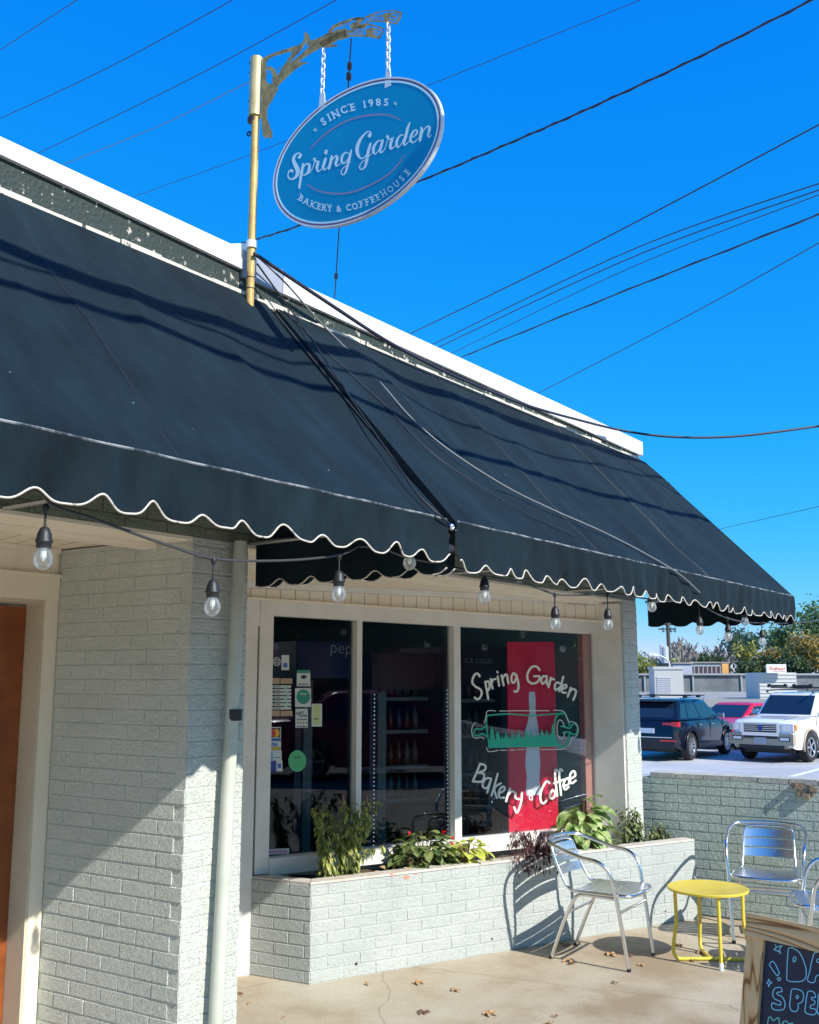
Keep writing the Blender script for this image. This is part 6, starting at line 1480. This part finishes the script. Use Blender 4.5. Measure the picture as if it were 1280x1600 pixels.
# ================================================================ FAR BACKGROUND
def bgbox(name, label, cat, u0, u1, v0, v1, D, depth, mat, turn=0, roofm=None, zbot=None, parts=None, group=None):
    a, b = ond(u0, v0, D), ond(u1, v1, D); zt = a.z; zb = b.z if zbot is None else zbot
    a = ond(u0, v0, D); b2 = ond(u1, v0, D); e = (b2 - a); e.z = 0; Lb = e.length; e.normalize(); e = Matrix.Rotation(R(-turn), 3, 'Z') @ e
    pl_ = Plane(P3(a, 0), e); root = thing(name, label, cat, P3(a, zb), group=group)
    m = MB(); m.pbox(pl_, 0, Lb, -depth, 0, zb, zt); child(m, 'wall', mat, root)
    if roofm:
        m = MB(); m.pbox(pl_, -.15, Lb + .15, -depth - .15, .15, zt + .002, zt + .10); child(m, 'roof', roofm, root)
    if parts: parts(pl_, Lb, zb, zt, root)
    return root, pl_, Lb, zb, zt
gw = pm('greenish_render', (.16, .22, .17), .7, col2=(.20, .26, .21), vs=.5); rfm = pm('pale_flat_roof', (.40, .37, .32), .8, col2=(.26, .25, .23), vs=.3); gry = pm('weathered_parapet', (.10, .115, .125), .8, col2=(.20, .21, .21), vs=.9)
def p_low(pl_, Lb, zb, zt, root):
    m = MB(); m.pbox(pl_, 0, Lb, .16, .22, zt - .22, zt + .14); child(m, 'fascia', pm('grey_fascia', (.26, .26, .25), .6), root)
    m = MB(); k = 1.5
    while k < Lb: m.pbox(pl_, k, k + .9, .003, .05, zb + .4, zt - .8); k += 3.2
    child(m, 'window', M['carglass'], root)
bgbox('low_building', 'long low greenish building with pale flat roof beyond the parked cars', 'building', 940, 1420, 1097, 1150, 47, 24, gw, roofm=rfm, zbot=-3.1, parts=p_low)
def p_par(pl_, Lb, zb, zt, root):
    m = MB(); k = 0
    while k < Lb: m.pbox(pl_, k, k + .12, .01, .12, zb + .3, zt + .05); k += 3.4
    m.pbox(pl_, 0, Lb, .0, .2, zt, zt + .12); m.pbox(pl_, 0, Lb, .01, .1, zt - 1.25, zt - 1.15); child(m, 'rib', pm('pale_rib', (.30, .32, .33), .7), root)
bgbox('parapet_building', 'grey ribbed parapet wall rising behind the pale flat roof', 'building', 930, 1420, 1055, 1078, 73, 14, gry, zbot=-3.1, roofm=rfm, parts=p_par)
# white roof unit
ru = thing('roof_unit', 'large white roof ventilation unit with louvred grey face', 'roof unit', ond(1048, 1088, 52))
e1 = az(100); e2 = az(10)
p0_ = ond(1052, 1089, 52); zt_ = ond(1052, 1046, 52).z; Wl = 1.0
pa = ond(1024, 1089, 52); 
Lp = Plane(P3(pa, 0), (P3(p0_, 0) - P3(pa, 0)))
m = MB(); Ll = (P3(p0_, 0) - P3(pa, 0)).length; m.pbox(Lp, 0, Ll + .55, -1.2, 0, .60, zt_); m.pbox(Lp, -.05, Ll + .60, -1.25, .05, zt_ + .001, zt_ + .14); child(m, 'housing', pm('unit_enamel', (.46, .46, .44), .5), ru)
m = MB()
for k in range(9): m.pbox(Lp, .10, Ll - .08, .003, .03, .80 + k * .10, .86 + k * .10)
child(m, 'louvre', pm('grey_louvre', (.45, .46, .50), .6), ru)
def p_glass(pl_, Lb, zb, zt, root):
    m = MB(); m.pbox(pl_, .3, Lb * .78, .01, .06, zb + .3, zt - .3); child(m, 'window', M['carglass'], root)
    m = MB()
    for k in range(7): m.pbox(pl_, .3 + k * (Lb * .78 - .3) / 6 - .05, .3 + k * (Lb * .78 - .3) / 6 + .05, .062, .1, zb, zt - .2)
    child(m, 'mullion', pm('pale_rib', (.5, .5, .5), .7), root)
    m = MB(); m.pbox(pl_, Lb * .82, Lb - .02, .01, .12, zb, zt - .05); child(m, 'orange_panel', pm('orange_panel', (.70, .30, .07), .6, col2=(.75, .45, .16), vs=.6), root)
bgbox('glass_fronted_building', 'distant pavilion with glazed front and orange end panel', 'building', 1079, 1138, 1036, 1058, 92, 9, pm('mid_grey_wall', (.40, .42, .42), .7), roofm=rfm, zbot=-3.1, parts=p_glass)
bgbox('pale_building', 'pale lavender block standing left of the glazed pavilion', 'building', 1052, 1080, 1037, 1058, 90, 9, pm('lavender_wall', (.42, .45, .54), .7), zbot=-3.1, roofm=rfm)
def p_side(pl_, Lb, zb, zt, root):
    m = MB(); z = zb + .1
    while z < zt: m.pbox(pl_, 0, Lb, .01, .03, z, z + .015); z += .17
    child(m, 'siding_line', pm('siding_shadow_gap', (.5, .5, .48), .7), root)
bgbox('white_sided_building', 'white boarded false front standing above the white off road car', 'building', 1186, 1243, 1051, 1100, 49, 2.4, pm('white_siding', (.58, .58, .54), .6), turn=3, zbot=-3.1, parts=p_side)
sb, spl, sL, szb, szt = bgbox('roof_sign', 'small white roof sign with orange script on top of the white boarded front', 'sign', 1198, 1228, 1038, 1051.5, 48.6, .15, M['white'], turn=3)
m = MB(); fx = lambda x, y, l: spl.P(sL * x / 100, .008 + l, szt - (szt - szb) * y / 50)
stroke(m, [(x, y, 3.4) for x, y in [(18, 30), (12, 20), (22, 12), (26, 20), (18, 28), (24, 34), (30, 24), (34, 30), (38, 22), (44, 34), (48, 12), (50, 32), (56, 20), (62, 34), (66, 22), (72, 34), (78, 22), (82, 34), (90, 20), (94, 30)]], fx)
stroke(m, [(x, y, 2.5) for x, y in [(30, 42), (60, 40), (92, 42)]], fx, lift=.002)
child(m, 'script', pm('orange_script', (.70, .16, .04), .6), sb)
# pole and lamp
up = thing('utility_pole', 'dark utility pole with insulators and transformer in the gap under the awning', 'utility pole', ond(1046, 1055, 80)); zt_ = ond(1043, 968, 80).z
pb_, pt_ = ond(1047.5, 1058, 80), ond(1043, 965, 80)
m = MB(); m.tube([P3(pb_, -3), pb_, pt_], .15, 8); m.sm = True; child(m, 'pole', pm('dark_pole_wood', (.05, .04, .04), .8), up)
m = MB(); q = ond(1043, 976, 80); m.box(q, (1, 0, 0), (0, 1, 0), (0, 0, 1), 1.1, .06, .06)
q = ond(1043, 983, 80); m.box(q, (1, 0, 0), (0, 1, 0), (0, 0, 1), .7, .05, .05); child(m, 'crossarm', MATS['dark_pole_wood'], up)
for u in (1037, 1049, 1055): m = MB(); q = ond(u, 984, 79.9); m.lathe(q, (0, 0, 1), [(-.2, .05), (-.1, .13), (0, .07), (.1, .13), (.2, .04)], 8); child(m, 'insulator', pm('insulator_green', (.10, .20, .20), .4), up)
m = MB(); q = ond(1039.5, 1036, 79.7); m.lathe(q, (0, 0, 1), [(0, 0), (0, .30), (1.2, .30), (1.3, .2), (1.3, 0)], 12); q = ond(1035, 1018, 79.7); m.box(q, (1, 0, 0), (0, 1, 0), (0, 0, 1), .15, .15, .5); child(m, 'transformer', pm('transformer_grey', (.42, .46, .48), .5), up)
st = thing('street_lamp', 'curved arm street lamp beside the dark utility pole', 'street lamp', ond(1047, 1055, 76))
m = MB(); m.tube([P3(ond(1047, 1058, 76), -3), ond(1047, 1050, 76), ond(1046, 1038, 76)] + [Vector(p) for p in smoothpath([tuple(ond(u, v, 76)) for u, v in ((1045, 1034), (1040, 1029), (1032, 1025), (1023, 1024))], 4)], .07, 6); m.sm = True; child(m, 'arm', pm('lamp_pale', (.55, .58, .58), .5), st)
m = MB(); q = ond(1022, 1024, 76); m.lathe(q, (-1, 0, 0), [(-.3, .06), (0, .16), (.4, .12), (.5, 0)], 10); child(m, 'lamp_head', MATS['lamp_pale'], st)

# trees
bark = pm('tree_bark', (.10, .075, .055), .9, col2=(.20, .16, .13), vs=3)
twig = pm('bare_twigs', (.30, .27, .24), .9)
minr = .012
def grow(mb, p, d, L_, r, lv, tips, spread=.55, mul=3, up=.12):
    n = 3; pts = [p]; dd = d
    for k in range(n):
        dd = (dd + Vector((random.uniform(-1, 1), random.uniform(-1, 1), random.uniform(-.5, 1))) * .16 + Vector((0, 0, up))).normalized(); pts.append(pts[-1] + dd * L_ / n)
    mb.tube(pts, [max(minr, r * (1 - .5 * k / n)) for k in range(n + 1)], 5 if lv > 1 else 3, caps=False); tips.append((pts[-1], dd, L_))
    if lv > 1: tips.append((pts[2], dd, L_))
    if lv <= 0: return
    for k in range(mul if lv > 1 else mul + 1):
        a = random.uniform(0, 6.28); s = dd.cross(Vector((math.cos(a), math.sin(a), .3))).normalized()
        q = pts[random.choice((1, 2, 3))] if k else pts[-1]
        grow(mb, q, (dd + s * random.uniform(.5, 1.2) * spread * 1.5).normalized(), L_ * random.uniform(.58, .78), r * .5, lv - 1, tips, spread, mul, up)
def tree(label, u, D, H_, leafm=None, seed=1, crown=(1, 1), dens=16, leafsz=.30, lv=4, name='tree', spread=.55, group=None, base=-3.0, r0=.16, twigm=None, topv=None):
    random.seed(seed); p = ond(u, 1050, D); p.z = base
    if topv is not None: H_ = ond(u, topv, D).z - base
    root = thing(name, label, 'tree', p, group=group); mb = MB(); tips = []
    global minr
    minr = .055 if leafm is None else .012
    grow(mb, Vector(p), Vector((0, 0, 1)), H_ * .36, r0 * H_ / 10, lv, tips, spread, 3)
    # normalise height
    zm = max(t[0].z for t in tips) - p.z; k = H_ * .96 / zm
    for v in mb.v:
        dv = v - p; v.x = p.x + dv.x * k * crown[0]; v.y = p.y + dv.y * k * crown[0]; v.z = p.z + dv.z * k
    mb.sm = True; child(mb, 'trunk', twigm or bark, root)
    if leafm:
        ml = MB(); vs = []; fs = []
        for q, d, L2 in tips:
            dq = q - p; c = Vector((p.x + dq.x * k * crown[0], p.y + dq.y * k * crown[0], p.z + dq.z * k))
            if c.z < p.z + H_ * .16: continue
            cs = random.uniform(.5, 1.1) * H_ * .055
            for j in range(dens):
                o = Vector((random.gauss(0, 1), random.gauss(0, 1), random.gauss(0, .75))) * cs; a = Vector((random.uniform(-1, 1), random.uniform(-1, 1), random.uniform(-1, 1))).normalized(); b = a.cross(Vector((random.uniform(-1, 1), random.uniform(-1, 1), random.uniform(-1, 1)))).normalized(); s = leafsz * random.uniform(.5, 1.2)
                i0 = len(vs); vs += [c + o - a * s * .5 - b * s * .3, c + o + a * s * .5 - b * s * .3, c + o + a * s * .5 + b * s * .3, c + o - a * s * .5 + b * s * .3]; fs.append((i0, i0 + 1, i0 + 2, i0 + 3))
        ml.add(vs, fs); child(ml, 'crown', leafm, root)
    return root
lf = lambda n, a, b, vs=.8: leafmat(n, a, b, vs, thr=(.42, .6))
green_l = lf('tree_leaf_green', (.05, .11, .035), (.17, .26, .08)); pine_l = lf('tree_leaf_pine', (.03, .085, .05), (.10, .18, .09)); yel_l = lf('tree_leaf_yellow', (.18, .22, .04), (.40, .38, .08)); org_l = lf('tree_leaf_orange', (.30, .22, .05), (.48, .36, .11)); pale_l = lf('tree_leaf_pale', (.20, .27, .07), (.38, .42, .15)); low_l = lf('tree_leaf_low', (.035, .07, .03), (.11, .16, .06))
TG = 'trees beyond the low buildings'
specs = [('yellow green round tree at the building corner', 1004, 95, 1016, pale_l, 1, 16, .30, 4, .7), ('grey bare tree right of the corner tree', 1026, 105, 1018, None, 2, 0, 0, 5, .9),
 ('tall bare tree beside the utility pole', 1062, 108, 996, None, 3, 0, 0, 5, .9), ('bare tree with sparse leaves left of the pines', 1086, 104, 988, None, 4, 0, 0, 5, .9), ('bare spreading tree in front of the pines', 1108, 110, 990, None, 5, 0, 0, 5, .9),
 ('bare tree close left of the lamp pole', 1044, 112, 1000, None, 22, 0, 0, 5, .9), ('bare twiggy tree right of the utility pole', 1074, 100, 1004, None, 23, 0, 0, 5, .9), ('bare tree behind the glazed pavilion', 1096, 112, 1000, None, 24, 0, 0, 5, .9), ('bare tree with leaning limbs before the dark pine', 1124, 106, 994, None, 25, 0, 0, 5, .9), ('dark green pine beyond the glazed pavilion', 1142, 108, 978, pine_l, 6, 16, .26, 4, .6), ('blue green pine just right of the dark pine', 1168, 112, 985, pine_l, 7, 16, .26, 4, .6), ('yellow green tree above the orange panel', 1180, 100, 1004, yel_l, 8, 20, .28, 4, .75),
 ('golden orange tree above the white roof sign', 1214, 98, 992, org_l, 9, 20, .28, 4, .75), ('orange tree at the right edge of the picture', 1262, 96, 988, org_l, 10, 20, .28, 4, .75), ('tall green tree rising behind the awning tip', 1240, 118, 945, green_l, 11, 18, .30, 4, .7), ('tall green tree cut by the right edge behind the orange one', 1285, 120, 940, green_l, 12, 18, .30, 4, .7),
 ('yellow green tree between the golden and orange trees', 1238, 102, 1010, yel_l, 13, 20, .28, 4, .7), ('dark low tree behind the white boarded front', 1205, 94, 1026, low_l, 14, 20, .26, 4, .8), ('dark low tree right of the roof sign', 1250, 92, 1024, low_l, 15, 20, .26, 4, .8), ('low dark tree behind the pavilion', 1125, 98, 1022, low_l, 16, 18, .26, 4, .8),
 ('low olive tree behind the lavender block', 1072, 98, 1028, pale_l, 17, 14, .26, 4, .8), ('low olive tree at the left of the lamp', 1020, 92, 1030, yel_l, 18, 14, .26, 4, .8), ('dark green tree left behind the corner tree', 985, 118, 1010, green_l, 19, 16, .30, 4, .8), ('low dark tree at the far right', 1300, 92, 1020, low_l, 20, 20, .28, 4, .8), ('round green tree hidden behind the shop, nearest its corner', 945, 104, 1000, green_l, 31, 14, .34, 4, .9), ('pale tree hidden behind the shop, second from its corner', 900, 98, 1006, pale_l, 32, 14, .34, 4, .9), ('yellow tree hidden behind the shop, third from its corner', 850, 108, 1000, yel_l, 33, 14, .34, 4, .9), ('tall green tree hidden far behind the shop', 790, 112, 990, green_l, 34, 14, .34, 4, .9), ('low dark tree between sign and golden tree', 1178, 95, 1030, low_l, 21, 18, .26, 4, .8)]
for lab, u, D, v, lm, sd, dn_, ls, lv, cr in specs:
    tree(lab, u, D, 0, lm, sd, (cr * 1.25, 1), dn_, ls, lv, group=TG, topv=v, twigm=twig if lm is None else None, r0=.16)
# across the street, behind the viewer: what the window mirrors
ob = thing('shop_across_street', 'plain brick shop row across the street behind the viewer', 'building', Q(24, 0, 0))
m = MB(); m.pbox(Plane(Q(24, -30, 0), far), 0, 42, 0, 8, -.1, 4.2); child(m, 'wall', pm('tan_brick_far', (.22, .15, .11), .8, col2=(.28, .20, .15), vs=1), ob)
m = MB()
for k in range(10): m.pbox(Plane(Q(24, -30, 0), far), 1.2 + k * 4.1, 3.8 + k * 4.1, -.05, -.01, .7, 2.6)
child(m, 'window', M['carglass'], ob)
for k, (pp_, qq) in enumerate(((20.5, -22), (21, -12), (20.4, -3), (21, 6))):
    random.seed(60 + k); 
    r_ = tree('street tree number %s from the left across the road' % ['one', 'two', 'three', 'four'][k], 640, 50, 6.5, green_l, 60 + k, (.9, 1), 10, .35, 3, name='street_tree', group='trees across the road', base=-.03)
    d = Q(pp_, qq, -.03) - r_.location
    r_.location = r_.location + d
